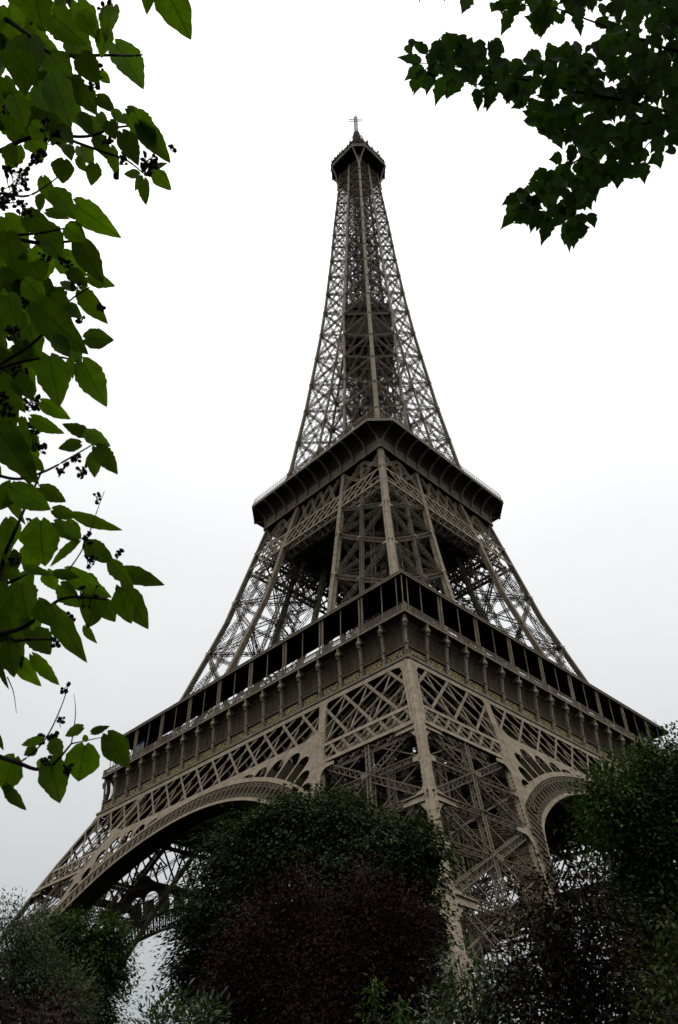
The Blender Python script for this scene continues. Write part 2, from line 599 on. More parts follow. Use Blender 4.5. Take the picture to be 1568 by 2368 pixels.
inn = lambda z: b_(z)-w_(z)
inner_ = lambda z: inn(z)-0.05
for sg in (1, -1):
    ua = (lambda z: inn(z)+.74) if sg > 0 else (lambda z: -(b_(z)-.74))
    ub = (lambda z: b_(z)-.74) if sg > 0 else (lambda z: -(inn(z)+.74))
    lattice_zone(gd, ua, ub, 49.7, 42.0, 3.87, 0.37, 0.06, 2.6)
    lattice_zone(gd, ua, ub, 41.2, 39.2, 1.93, 0.3, 0.06, 2.3)
    for z0, z1 in ((41.3, 41.85), (38.65, 39.2)):
        pts = [(ua(z0), z0), (ub(z0), z0), (ub(z1), z1), (ua(z1), z1)]
        gd.plate(pts, F, 0.0, 0.14)
        gb.plate(pts, F, 2.2, 2.32)
    gd.plate([(ua(38.6), 38.6), (ub(38.6), 38.6), (ub(38.7), 38.7), (ua(38.7), 38.7)], F, 0.14, .5)
    # edge plates beside the columns with curved haunches
    for e, sgn in ((ub, -1), (ua, 1)):
        gd.plate([(e(38.6), 38.6), (e(50.3), 50.3), (e(50.3)+sgn*2.0, 50.3), (e(50)+sgn*2.0, 49.75), (e(49.4)+sgn*.8, 49.4), (e(48.6)+sgn*.5, 48.6), (e(42)+sgn*.4, 42), (e(38.6)+sgn*.4, 38.6)], F, -0.03, 0.03)
lattice_zone(gd, lambda z: -inner_(z), inner_, 49.7, 43.6, 3.87, 0.37, 0.06, 2.6)
hchord(gd, -b_(50)+.4, b_(50)-.4, 49.6, 50.4, -0.02, 0.14)
hchord(gb, -b_(50)+1, b_(50)-1, 49.6, 50.4, 2.5, 2.62)
# deep lattice beams crossing below the deck, seen from beneath
for o in (9.0, 15.5, 22.0):
    for zc, hh in ((47.6, 4.0),):
        gb.lace(F(-30, zc, o), F(30, zc, o), hh, 0.8, 2.2, 0.32, 0.22, nL, 2)
gird = gd.build('girder', PLATE, tower)
gb.build('rear_lattice', IRON, gird)  # rear layer dimmed by colour to stand for shade behind the girder
for M in FACES[1:]:
    copy_tree(gird, tower, M)

# ---------------------------------------------------------------- arches
RO, RI, ZC = 43.25, 40.25, 0.0


def arc_pt(r, ph, kind):
    """point of the arch, held inside the leg's inner column near the springing"""
    u, z = r*math.sin(ph), ZC+r*math.cos(ph)
    lim = inn(z)+(0.35 if kind == 'o' else -1.7*min(1, max(0, (z-15)/14)))
    if kind == 'i' and lim < abs(u)+1.2:      # ease into the column line
        k = 1.2
        x = abs(u)-lim
        uu = lim-math.log(1+math.exp(-x/0.55))*0.55 if x > -4 else abs(u)
        return math.copysign(min(abs(u), uu), u), z
    return math.copysign(min(abs(u), lim), u), z


phs = np.radians(np.linspace(-70, 70, 141))
ar = MB()


def band(mb, r0, r1, kind0, kind1, o0, o1):
    ring = []
    for ph in phs:
        p, q = arc_pt(r0, ph, kind0), arc_pt(r1, ph, kind1)
        if kind0 == kind1 == 'o' and abs(abs(p[0])-abs(q[0])) < .02:
            q = (q[0]-math.copysign(.42, q[0]), q[1])
        ring.append([F(*p, o0), F(*q, o0), F(*q, o1), F(*p, o1)])
    mb.loft(ring, True, True)


for o in (-0.12, 3.0):
    band(ar, RO, RO-0.5, 'o', 'o', o, o+.14)
    band(ar, RI+.4, RI, 'i', 'i', o, o+.14)
band(ar, RO-.04, RO-.12, 'o', 'o', 0.02, 3.0)
arch = ar.build('arch', PLATE, tower)
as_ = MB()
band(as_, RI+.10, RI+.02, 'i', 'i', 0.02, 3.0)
as_.build('arch_soffit', DECK, arch)  # underside shade of the arch is set by this dark colour
al = MB()
step = R(1.55)
k = int(R(56)/step)
ringu = [(math.cos(a), math.sin(a)) for a in np.linspace(0, 2*math.pi, 9)[:-1]]
for o in (0.05, 2.9):
    for i in range(-k, k+1):
        ph = i*step
        dp = R(0.24)
        for d in (-dp, dp):
            p, q = arc_pt(RO-.45, ph+d, 'o'), arc_pt(RI+.35, ph+d, 'i')
            if math.hypot(p[0]-q[0], p[1]-q[1]) > 0.3:
                al.bars([F(*p, o)], [F(*q, o)], 0.1, 0.18, nL)
        # scroll rings and small arched heads between the pairs
        for rr, s_ in ((RO-.85, .30), (RI+.7, .26)):
            uc, zc = arc_pt(rr, ph+step/2, 'o' if rr > 42 else 'i')
            if abs(ph) > R(40):
                continue
            P = np.array([F(uc+s_*a, zc+s_*b, o) for a, b in ringu])
            al.bars(P, np.roll(P, -1, 0), 0.07, 0.14, nL)
        if abs(ph) < R(42):
            A = [arc_pt(RI+1.9, ph+dp, 'i'), arc_pt(RI+2.25, ph+step*.3, 'i'), arc_pt(RI+2.35, ph+step/2, 'i'), arc_pt(RI+2.25, ph+step*.7, 'i'), arc_pt(RI+1.9, ph+step-dp, 'i')]
            P = np.array([F(*a, o) for a in A])
            al.bars(P[:-1], P[1:], 0.07, 0.12, nL)
# cross ties through the arch depth
for i in range(-k, k+1):
    for rr, kd in ((RO-.3, 'o'), (RI+.25, 'i')):
        p = arc_pt(rr, i*step, kd)
        al.bars([F(*p, 0.1)], [F(*p, 2.9)], 0.12, 0.12, (0, 0, 1))
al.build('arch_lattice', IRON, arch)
sp = MB()
SL = [(14.3, 43.85), (18.0, 44.75), (21.8, 45.75), (25.55, 46.85), (28.9, 46.7), (31.9, 45.3), (34.7, 44.2)]
for sg in (1, -1):
    outer = []
    for ph in np.radians(np.linspace(0.0, 38.5, 40)):
        u, z = RO*math.sin(ph), ZC+RO*math.cos(ph)
        outer.append((u, z-.02))
    zend = outer[-1][1]
    ncol = lambda z: inn(z)+.02
    outer.append((ncol(zend), zend))
    for z in (36, 38, 40, 42, 44.3):
        outer.append((ncol(z), z))
    outer += [(ncol(44.3)-.9, 44.3), (ncol(44)-1.6, 43.95), (ncol(44)-2.6, 43.75), (0, 43.75)]
    holes = []
    for i, (pc, rt) in enumerate(SL):
        hw = R(1.62 if i < 4 else 1.28)
        pc = R(pc)
        wd = hw*44.5
        hole = []
        r0 = RO+.12
        rs = max(rt-wd, r0+.1)
        hole.append((r0, pc-hw))
        for a in np.linspace(0, math.pi, 9):
            hole.append((rs+(rt-rs)*math.sin(a), pc-hw*math.cos(a)))
        hole.append((r0, pc+hw))
        holes.append([(r*math.sin(p), ZC+r*math.cos(p)) for r, p in hole])
        for pe in (pc-hw-R(.12), pc+hw+R(.12)):
            rr = rs
            A, B = (sg*r0*math.sin(pe), ZC+r0*math.cos(pe)), (sg*rr*math.sin(pe), ZC+rr*math.cos(pe))
            sp.add([F(*A, .05), F(*B, .05), F(*B, 3.0), F(*A, 3.0)], [[0, 1, 2, 3]])
    outer = [(sg*u, z) for u, z in outer]
    holes = [[(sg*u, z) for u, z in h] for h in holes]
    sp.plate(outer, F, -.06, .04, holes)
spo = sp.build('spandrel_plate', PLATE, arch)
for M in FACES[1:]:
    copy_tree(arch, tower, M)

# ---------------------------------------------------------------- first gallery
HB, ZB = 35.35, 57.25
gal = MB()


def sq(mb, prof, closed=False):
    """square ring lofted through (half width, height) pairs"""
    mb.loft([[(h, -h, z), (h, h, z), (-h, h, z), (-h, -h, z)] for h, z in prof], True, closed)


sq(gal, [(33.2, 50.42), (34.95, 50.42), (35.2, 50.6), (35.2, 50.95), (34.75, 51.05), (34.75, 51.2), (34.4, 51.22)])
sq(gal, [(34.9, 56.86), (35.2, 56.88), (35.35, 56.93), (35.35, 57.25), (35.2, 57.3), (33.0, 57.3)])
gallery = gal.build('gallery', PLATE, tower)
fz = MB()
sq(fz, [(34.4, 51.21), (34.55, 51.25), (34.55, 52.5), (34.75, 52.55), (34.75, 52.75), (34.2, 52.85), (33.85, 53.4), (33.7, 54.4), (33.75, 55.4), (34.0, 56.1), (34.4, 56.6), (34.95, 56.87)])
for k in range(4):
    c_, s_ = [(1, 0), (0, 1), (-1, 0), (0, -1)][k]
    for u in np.arange(-34, 34.1, 1.29):        # upright joints of the cove panels
        P = [(u*c_+h*s_, u*s_-h*c_, z) for h, z in ((34.22, 52.85), (33.87, 53.4), (33.72, 54.4), (33.77, 55.4), (34.02, 56.1), (34.42, 56.55))]
        fz.bars(P[:-1], P[1:], .06, .05, (s_, -c_, 0))
for k in range(4):
    c_, s_ = [(1, 0), (0, 1), (-1, 0), (0, -1)][k]
    fz.loft([[(x*c_+y*s_, x*s_-y*c_, z) for x, y in ((h, h), (h-.5, h), (h-.5, h-.5), (h, h-.5))] for h, z in ((34.75, 51.2), (34.6, 52.8), (34.45, 54.5), (34.6, 56), (35.0, 56.88))], True, True)
fz.build('frieze', FRIEZE, gallery)  # shade under the balcony is put into the wall colour
# deck of the first floor with an open well in the middle
dk = MB()
for z0, z1 in ((56.6, 57.2),):
    for (x0, x1, y0, y1) in ((-34, 34, -34, -11), (-34, 34, 11, 34), (-34, -11, -11, 11), (11, 34, -11, 11)):
        dk.box(x0, x1, y0, y1, z0, z1)
sq(dk, [(33.1, 50.45), (26.0, 50.5), (26.0, 56.6)])
for q in np.arange(-32, 33, 4.0):
    dk.box(q-.2, q+.2, -33, 33, 55.4, 56.59)
    dk.box(-33, 33, q-.19, q+.19, 55.3, 56.58)
dk.build('deck', DECK, gallery)
BP = [k*3.87 for k in range(-8, 9)]
br0 = MB()
ball = []
for a in np.linspace(-math.pi/2, math.pi/2, 7):
    ball.append([(0.36*math.cos(a)*math.cos(t), 0.36*math.cos(a)*math.sin(t)-1.0, 55.85+.42*math.sin(a)) for t in np.linspace(0, 2*math.pi, 13)[:-1]])
br0.loft(ball, True, False)
for zz, r1 in ((55.35, .24), (55.2, .19)):
    br0.loft([[(r1*math.cos(t), r1*math.sin(t)-1.0, z) for t in np.linspace(0, 2*math.pi, 9)[:-1]] for z in (zz-.06, zz+.06)], True, True)
br0.loft([[(-.15, -.66, 52.7), (.15, -.66, 52.7), (.15, -.36, 52.7), (-.15, -.36, 52.7)], [(-.14, -.98, 55.5), (.14, -.98, 55.5), (.14, -.68, 55.5), (-.14, -.68, 55.5)]], True, True)
br0.loft([[(-.12, -1.1, 56.15), (.12, -1.1, 56.15), (.12, .2, 56.15), (-.12, .2, 56.15)], [(-.12, -1.1, 56.9), (.12, -1.1, 56.9), (.12, .2, 56.9), (-.12, .2, 56.9)]], True, True)
br0.box(-.2, .2, -.7, .05, 51.3, 53.0)
br0.box(-.27, .27, -.78, .05, 52.95, 53.1)
br0.box(-.27, .27, -.76, .05, 51.1, 51.3)
br0.loft([[(.17*math.cos(t), .17*math.sin(t)*.6-.7, z) for t in np.linspace(0, 2*math.pi, 9)[:-1]] for z in (51.9, 52.6)], True, True)
b0 = br0.build('bracket', PLATE, gallery)
b0.location = (BP[0], -34.2, 0)
first = True
for k in range(4):
    for u in BP:
        if first:
            first = False
            continue
        c = b0.copy()
        col.objects.link(c)
        c.parent = gallery
        c.matrix_local = ROT[k] @ Matrix.Translation((u, -34.2, 0))
for k in range(4):          # diagonal corner brackets
    c = b0.copy()
    col.objects.link(c)
    c.parent = gallery
    c.matrix_local = ROT[k] @ Matrix.Translation((34.15, -34.15, 0)) @ Matrix.Rotation(math.pi/4, 4, 'Z')

bl = MB()
hb = HB-.12
for z, wd in ((57.45, .12), (58.25, .1), (57.85, .05), (58.1, .05)):
    bl.bars([(-hb, -hb, z)], [(hb, -hb, z)], wd, .08, (0, 0, 1))
us = np.arange(-hb, hb, .26)
bl.bars(np.stack([us, us*0-hb, us*0+57.4], 1), np.stack([us, us*0-hb, us*0+58.25], 1), .07, .05, nL)
for u in BP[1::2]:
    bl.box(u-.3, u+.3, -hb-.06, -hb+.06, 57.28, 58.3)
bl.box(hb-.4, hb+.05, -hb-.05, -hb+.4, 57.28, 58.4)
bl0 = bl.build('balustrade', PLATE, gallery)
for k in (1, 2, 3):
    copy_tree(bl0, gallery, ROT[k])
cn = MB()
HC, ZCAN = 34.9, 63.75
sq(cn, [(HC-.25, 63.28), (HC, 63.3), (HC, 63.62), (HC+.06, 63.65), (HC+.06, 63.78), (30.0, 64.0), (30.0, 63.9), (HC-.3, 63.6), (HC-.25, 63.28)])
cn.build('canopy', PLATE, gallery)
cs = MB()
sq(cs, [(HC-.26, 63.32), (30.1, 63.3), (30.1, 63.45), (HC-.3, 63.5)])
cs.build('canopy_shade_sheet', DECK, gallery)  # separate dark sheet, its colour stands for shade under the canopy
po = MB()
po.bars([(-.27, 0, 57.3), (.27, 0, 57.3)], [(-.27, 0, 63.35), (.27, 0, 63.35)], .2, .2, nL)
po.bars([(-.27, 0, 57.9)], [(.27, 0, 57.9)], .16, .16, nL)
pd = po.build('canopy_post', PLATE, gallery)
pd.location = (BP[1], -34.6, 0)
ps_ = MB()
ps_.bars([(0, 0, 57.3)], [(0, 0, 63.35)], .1, .1, nL)
psn = ps_.build('canopy_post', PLATE, gallery)
psn.location = (BP[0], -34.6, 0)
for k in range(4):
    for i, u in enumerate(BP):
        if k == 0 and i < 2:
            continue
        c = (pd if i % 2 else psn).copy()
        col.objects.link(c)
        c.parent = gallery
        c.matrix_local = ROT[k] @ Matrix.Translation((u, -34.6, 0))
    for dx_, dy_ in ((34.6, -34.6), (33.6, -34.6), (34.6, -33.6)):
        c = psn.copy()
        col.objects.link(c)
        c.parent = gallery
        c.matrix_local = ROT[k] @ Matrix.Translation((dx_, dy_, 0))
pv = MB()
pv.box(23.5, 30.5, -30.3, -27.0, 57.25, 63.0)
pv.box(-33, -24.5, -30.3, -27.0, 57.25, 63.0)
pv.box(-14, 12, -24, -14, 57.25, 62.5)
for x0_, x1_ in ((-22, -20.5), (-17.2, -15), (-9.5, -8.8), (-5, -3.2), (1.5, 2.1), (5.2, 7.5), (13, 14), (16.4, 18.2)):
    pv.box(x0_, x1_, -33.2, -32.4, 57.3, 59.2)
pv0 = pv.build('pavilion', GLASS, gallery)
for M in FACES[1:]:
    copy_tree(pv0, gallery, M)
nw = MB()                    # wind netting fixed along the canopy roof
for i in range(60):
    u = -30+i*.45
    nw.bars([(u, -31.5, 64.0), (u, -31.5, 64.0)], [(u+.9, -31.2, 66.0+.5*math.sin(i*1.7)), (u-.9, -31.2, 66.0+.5*math.sin(i*2.3))], .05, .05, nL)
nw.bars([(-30.5, -31.2, 66.1)], [(-3, -31.2, 66.1)], .08, .08, nL)
nwo = nw.build('netting', STEEL, gallery)
copy_tree(nwo, gallery, MIR)

NAMES = ["SEGUIN LALANDE TRESCA PONCELET BRESSE LAGRANGE BELANGER CUVIER LAPLACE DULONG CHASLES LAVOISIER AMPERE CHEVREUL FLACHAT NAVIER LEGENDRE CHAPTAL".split(),
         "JAMIN,GAY-LUSSAC,FIZEAU,SCHNEIDER,LE CHATELIER,BERTHIER,BARRAL,DE DION,GOUIN,JOUSSELIN,BROCA,BECQUEREL,CORIOLIS,CAIL,TRIGER,GIFFARD,PERRIER,STURM".split(',')]
edges = [-35.0]+BP+[35.0]
edges = np.array(edges)
mids_ = (edges[:-1]+edges[1:])/2
mids_[0] += .25
mids_[-1] -= .25
dg = bpy.context.evaluated_depsgraph_get
for k, names in enumerate(NAMES):
    for nm, uc in zip(names, mids_):
        lt = MB()
        cu = bpy.data.curves.new('lettering', 'FONT')
        cu.body = nm
        cu.size = 1.15
        cu.extrude = 0.03
        cu.align_x = 'CENTER'
        cu.resolution_u = 2
        to = bpy.data.objects.new('lettering', cu)
        col.objects.link(to)
        me = bpy.data.meshes.new_from_object(to.evaluated_get(dg()))
        V = np.array([v.co[:] for v in me.vertices])
        V[:, 0] -= (V[:, 0].max()+V[:, 0].min())/2
        V[:, 1] -= V[:, 1].min()
        V[:, 1] *= 0.86/max(V[:, 1].max(), .1)
        V[:, 0] *= min(2.6/(V[:, 0].max()-V[:, 0].min()), 1.15)
        P = np.stack([V[:, 0]+uc, -34.6-V[:, 2], V[:, 1]+51.45], 1)
        T = []
        for pl in me.polygons:
            vs = list(pl.vertices)
            T += [[vs[0], vs[i], vs[i+1]] for i in range(1, len(vs)-1)]
        lt.add(P, None, T)
        bpy.data.objects.remove(to)
        bpy.data.meshes.remove(me)
        bpy.data.curves.remove(cu)
        lo = lt.build('lettering', GOLD, gallery)
        if k:
            lo.matrix_local = ROT[1]

# ---------------------------------------------------------------- upper girders and second gallery
ug = MB()
for z0, z1 in ((100.3, 100.85), (104.4, 104.95)):
    ug.plate([(-b_(z0)+.9, z0), (b_(z0)-.9, z0), (b_(z1)-.9, z1), (-b_(z1)+.9, z1)], F, -.02, .12)
    ug.plate([(-b_(z0)+1.2, z0), (b_(z0)-1.2, z0), (b_(z1)-1.2, z1), (-b_(z1)+1.2, z1)], F, 1.4, 1.5)
lim = lambda z: b_(z)-1.0
for i in range(-10, 11):
    u = i*1.95
    for a, b in ((u, u+3.4), (u+3.4, u)):
        if abs(a) < lim(104.4) and abs(b) < lim(104.4):
            strip(ug, a, 100.7, b, 104.5, 0.42 if a < b else .26, .05 if a < b else .2)
            strip(ug, a, 100.7, b, 104.5, .3, 1.42)
for sg in (1, -1):
    for z0, z1 in ((104.95, 111.8),):
        for s0, s1 in ((0, .5), (.5, 0), (.5, 1), (1, .5)):
            ug.lace(F(sg*(b_(z0)-s0*w_(z0)), z0, .5), F(sg*(b_(z1)-s1*w_(z1)), z1, .5), .5, .4, .6, .12, .08, nL)
    ug.lace(F(sg*(b_(108.4)), 108.4, .5), F(sg*inn(108.4), 108.4, .5), .5, .4, .6, .12, .08, nL)
    ug.lace(F(sg*(b_(105)-w_(105)*.5), 105, .5), F(sg*(b_(111.8)-w_(111.8)*.5), 111.8, .5), .5, .4, .6, .12, .08, nL)
for u in (-5.5, -2.7, 0, 2.7):
    ug.lace(F(u, 105, .5), F(u+2.75, 111.8, .5), .45, .4, .6, .12, .08, nL)
    ug.lace(F(u+2.75, 105, .5), F(u, 111.8, .5), .45, .4, .6, .12, .08, nL)
for o in (4, 8, 12, 16):
    ug.lace(F(-17, 103, o), F(17, 103, o), 3.0, .6, 1.6, .22, .16, nL, 2)
ugo = ug.build('upper_girder', PLATE, tower)
for M in FACES[1:]:
    copy_tree(ugo, tower, M)


def octo(mb, prof, caps=False):
    rings = []
    for h, c, z in prof:
        rings.append([(h-c, -h, z), (h, -h+c, z), (h, h-c, z), (h-c, h, z), (-h+c, h, z), (-h, h-c, z), (-h, -h+c, z), (-h+c, -h, z)])
    mb.loft(rings, True, caps)


CV = [(17.55, .25, 111.75), (17.8, .3, 111.8), (17.8, .3, 112.25), (17.5, .3, 112.35), (17.55, .4, 113.3), (17.65, .7, 114.3), (18.0, 1.1, 115.0), (18.8, 1.9, 115.6), (20.0, 2.9, 116.0), (21.15, 3.6, 116.2),
      (21.25, 3.6, 116.25), (21.25, 3.6, 116.95), (21.05, 3.55, 117.0)]
g2 = MB()
octo(g2, CV[:6])
octo(g2, CV[9:])
gal2 = g2.build('upper_gallery', PLATE, tower)
cv = MB()
octo(cv, CV[5:10])
cv.build('cove', FRIEZE, gal2)  # downward curve coloured dark to stand for its shade
d2 = MB()
octo(d2, [(17.3, .3, 112.25), (17.3, .3, 112.6)], True)
octo(d2, [(20.9, 3.5, 116.35), (20.9, 3.5, 116.9)], True)
d2.box(-16, 16, -16, 16, 105.2, 105.6)
d2.build('deck', DECK, gal2)
rb = MB()
rp = [(17.5, 112.3), (17.55, 113.2), (17.85, 114.15), (18.5, 115.0), (19.4, 115.65), (20.4, 116.05), (21.1, 116.2)]
for w0 in (-.13, .13):
    pass
rb.loft([[(-.13, -h-.4*math.cos(i/6*1.4), z-.4*math.sin(i/6*1.5)), (.13, -h-.4*math.cos(i/6*1.4), z-.4*math.sin(i/6*1.5)), (.13, -h+.1, z+.1), (-.13, -h+.1, z+.1)] for i, (h, z) in enumerate(rp)], True, True)
r0 = rb.build('rib', PLATE, gal2)
UR = [-17.1+k*3.42 for k in range(11)]
r0.location = (UR[1], 0, 0)
for k in range(4):
    for i, u in enumerate(UR[1:-1]):
        if k == 0 and i == 0:
            continue
        c = r0.copy()
        col.objects.link(c)
        c.parent = gal2
        c.matrix_local = ROT[k] @ Matrix.Translation((u, 0, 0))
rc = MB()
for sg in (1, -1):
    P = []
    for i, (h, c, z) in enumerate(CV[3:10]):
        x, y = (h-c, -h) if sg > 0 else (h, -h+c)
        n_ = np.array([0, -1]) if sg > 0 else np.array([1, 0])
        tx = np.array([1, 0]) if sg > 0 else np.array([0, 1])
        p = np.array([x, y])
        P.append([(*(p-tx*.15+n_*.2), z-.2*i/6), (*(p+tx*.15+n_*.2), z-.2*i/6), (*(p+tx*.15-n_*.1), z+.1), (*(p-tx*.15-n_*.1), z+.1)])
    rc.loft(P, True, True)
rc0 = rc.build('corner_rib', PLATE, gal2)
for k in (1, 2, 3):
    copy_tree(rc0, gal2, ROT[k])
rl = MB()
h = 21.0
pts = [(-h+3.6, -h), (h-3.6, -h), (h, -h+3.6)]
for a, b in zip(pts[:-1], pts[1:]):
    a, b = np.array(a), np.array(b)
    n_ = max(2, int(np.linalg.norm(b-a)/.6))
    f = np.linspace(0, 1, n_)
    P = a+(b-a)*f[:, None]
    lean = nrm(P)*.5
    P0 = np.c_[P, np.full(n_, 116.9)]
    P1 = np.c_[P, np.full(n_, 118.2)]
    P2 = np.c_[P-lean*1.2, np.full(n_, 119.6)]
    rl.bars(P0, P1, .06, .06, nL)
    rl.bars(P1[::2], P2[::2], .05, .05, nL)
    for Q in (P1, (P0+P1)/2):
        rl.bars(Q[:-1], Q[1:], .06, .06, (0, 0, 1))
rl0 = rl.build('railing', IRON, gal2)
for k in (1, 2, 3):
    copy_tree(rl0, gal2, ROT[k])

# ---------------------------------------------------------------- upper spire
RINGS = [117.5, 128.3, 138.9, 150.0, 160.1, 170.9, 181.2, 191.3, 200.6, 209.6, 218.3, 226.3, 233.2, 240.8, 247.2, 253.7, 259.7, 265.3, 270.6, 275.2]


def spt(s, z, face):
    b = b_(z)
    w = min(w_(z), b)
    if face == 'l':
        return np.array([b-s*w, -b, z])
    return np.array([b, -(b-s*w), z])


sc_ = MB()
sb = MB()
zs = sorted(set([117.0, 275.5]+[z for z in TZ if 117 < z < 275.5]+[z for z in WZ if 117 < z < 275.5]))


def taper(z, a0, a1):
    return a0+(a1-a0)*(z-117)/160


def col_t(mb, fn, zs, a0, a1, dx, dy, ch):
    for z0, z1 in zip(zs[:-1], zs[1:]):
        column(mb, fn, [z0, z1], taper((z0+z1)/2, a0, a1), dx, dy, ch)


col_t(sc_, lambda z: spt(0, z, 'l'), zs, .78, .5, -1, 1, .16)
col_t(sc_, lambda z: spt(1, z, 'l'), zs, .5, .36, 1, 1, 0)
col_t(sc_, lambda z: spt(1, z, 'r'), zs, .5, .36, -1, -1, 0)
zs2 = [z for z in zs if z <= 180]
col_t(sc_, lambda z: np.array([b_(z)-w_(z), -(b_(z)-w_(z)), z]), zs2, .5, .4, 1, -1, 0)
for i, (z0, z1) in enumerate(zip(RINGS[:-1], RINGS[1:])):
    k_ = taper(z0, 1.0, 0.62)
    for face, n_, off in (('l', np.array([0, -1.0, 0]), np.array([0, .35, 0])), ('r', np.array([1.0, 0, 0]), np.array([-.35, 0, 0]))):
        fn = lambda s, z: spt(s, z, face)+off
        # ring band
        sc_.lace(fn(0, z0)-off*.4, fn(1, z0)-off*.4, .55*k_, .4, .6*k_, .15*k_, .07, n_)
        a0, a1, b0, b1 = fn(.04, z0), fn(.04, z1), fn(.96, z0), fn(.96, z1)
        for p, q in ((a0, b1), (b0, a1)):
            sb.lace(p, q, .42*k_, .35, .95*k_, .09*k_, .045, n_)
        zm = (z0+z1)/2
        m0, m1, ml, mr_ = fn(.5, z0), fn(.5, z1), fn(.03, zm), fn(.97, zm)
        sb.bars([m0, m0, ml, mr_, ml], [ml, mr_, m1, m1, mr_], .09*k_, .12, n_)
        if z0 < 178:
            # the inner faces of each corner pier
            if face == 'l':
                gn = lambda s, z: np.array([b_(z)-s*w_(z), -(b_(z)-w_(z)), z])
            else:
                gn = lambda s, z: np.array([b_(z)-w_(z), -(b_(z)-s*w_(z)), z])
            sb.lace(gn(0, z0), gn(1, z0), .5, .3, 1.0, .10, .05, n_)
            sb.lace(gn(0, z0), gn(1, z1), .42, .3, 1.0, .08, .045, n_)
            sb.lace(gn(1, z0), gn(0, z1), .42, .3, 1.0, .08, .045, n_)
            g0, g1 = inn(z0), inn(z1)
            if g0 > .6:
                for o in (0.3,):
                    q0 = np.array([g0, -b_(z0)+o, z0]) if face == 'l' else np.array([b_(z0)-o, -g0, z0])
                    q1 = np.array([-g0, -b_(z0)+o, z0]) if face == 'l' else np.array([b_(z0)-o, g0, z0])
                    q2 = np.array([-max(g1, 0.1), -b_(z1)+o, z1]) if face == 'l' else np.array([b_(z1)-o, max(g1, .1), z1])
                    if face == 'l':
                        q3 = np.array([max(g1, .1), -b_(z1)+o, z1])
                        sb.lace(q0, q1, .5, .3, 1.0, .10, .05, n_)
                        sb.lace(q0, q2, .42, .3, 1.0, .08, .045, n_)
                        sb.lace(q1, q3, .42, .3, 1.0, .08, .045, n_)
        # node plates
        for s in (0.0, 1.0):
            p = fn(s, z0)-off*1.15
            r_ = .95*k_
            if face == 'l':
                sc_.plate([(-r_, -.1), (-.5*r_, -r_), (.5*r_, -r_), (r_, -.1), (r_, .3), (.4*r_, r_), (-.4*r_, r_), (-r_, .3)] if s else
                          [(-r_*1.2, -.1), (-.8*r_, -r_), (0, -r_*1.2), (0, r_*1.2), (-.8*r_, r_), (-r_*1.2, .3)],
                          lambda u, z, o: p+np.array([u+(-.3 if not s else .1), o, z]), .35, .42)
            else:
                sc_.plate([(-r_, -.1), (-.5*r_, -r_), (.5*r_, -r_), (r_, -.1), (r_, .3), (.4*r_, r_), (-.4*r_, r_), (-r_, .3)] if s else
                          [(r_*1.2, -.1), (.8*r_, -r_), (0, -r_*1.2), (0, r_*1.2), (.8*r_, r_), (r_*1.2, .3)],
                          lambda u, z, o: p+np.array([-o, u+(.3 if not s else -.1), z]), .35, .42)
    # horizontal diaphragm
    c0 = np.array([0, 0, z0])
    sb.lace(spt(0, z0, 'l'), c0, .5*k_, .3, 1.0, .1*k_, .05, (0, 0, 1))
    sb.lace(spt(1, z0, 'l'), c0, .4*k_, .3, 1.0, .1*k_, .05, (0, 0, 1))
spire = sc_.build('spire', PLATE, tower)
sb.build('lattice_bracing', IRON, spire)
for k in (1, 2, 3):
    copy_tree(spire, tower, ROT[k])
core = MB()
for sx in (-1, 1):
    for sy_ in (-1, 1):
        for r_ in (1.35, 3.0):
            q = r_*sx, r_*sy_
            top = 275 if r_ < 2 else 232
            core.lace((*q, 117), (*q, top), .55, .5, .9, .14, .09, (1, 0, 0))
for i, z in enumerate(np.arange(118, 274, 2.6)):
    r_ = 3.0 if z < 230 else 1.35
    c4 = np.array([(-r_, -r_, z), (r_, -r_, z), (r_, r_, z), (-r_, r_, z)])
    core.bars(c4, np.roll(c4, -1, 0), .14, .14, (0, 0, 1))
    up4 = c4+np.array([0, 0, 2.6])
    core.bars(c4, np.roll(up4, -1, 0), .1, .1, (0, 0, 1))
    if i % 2:
        core.bars(np.roll(c4, -1, 0), up4, .1, .1, (0, 0, 1))
    # stair flights winding round the core
    a = i % 4
    core.bars([c4[a]*np.array([.75, .75, 1])], [np.roll(up4, -1, 0)[a]*np.array([.75, .75, 1])], .75, .12, (0, 0, 1))
core.build('lift_core', IRON, tower)
ip = MB()


def dia(r_, z0, z1):
    ip.loft([[(r_, 0, z), (0, r_, z), (-r_, 0, z), (0, -r_, z)] for z in (z0, z1)], True, True)


dia(9.2, 171.0, 171.6)
dia(8.7, 171.8, 180.4)
dia(9.3, 180.9, 181.2)
dia(8.4, 182.4, 184.2)
dia(9.0, 184.6, 186.6)
ip.build('intermediate_landing', DECK, tower)

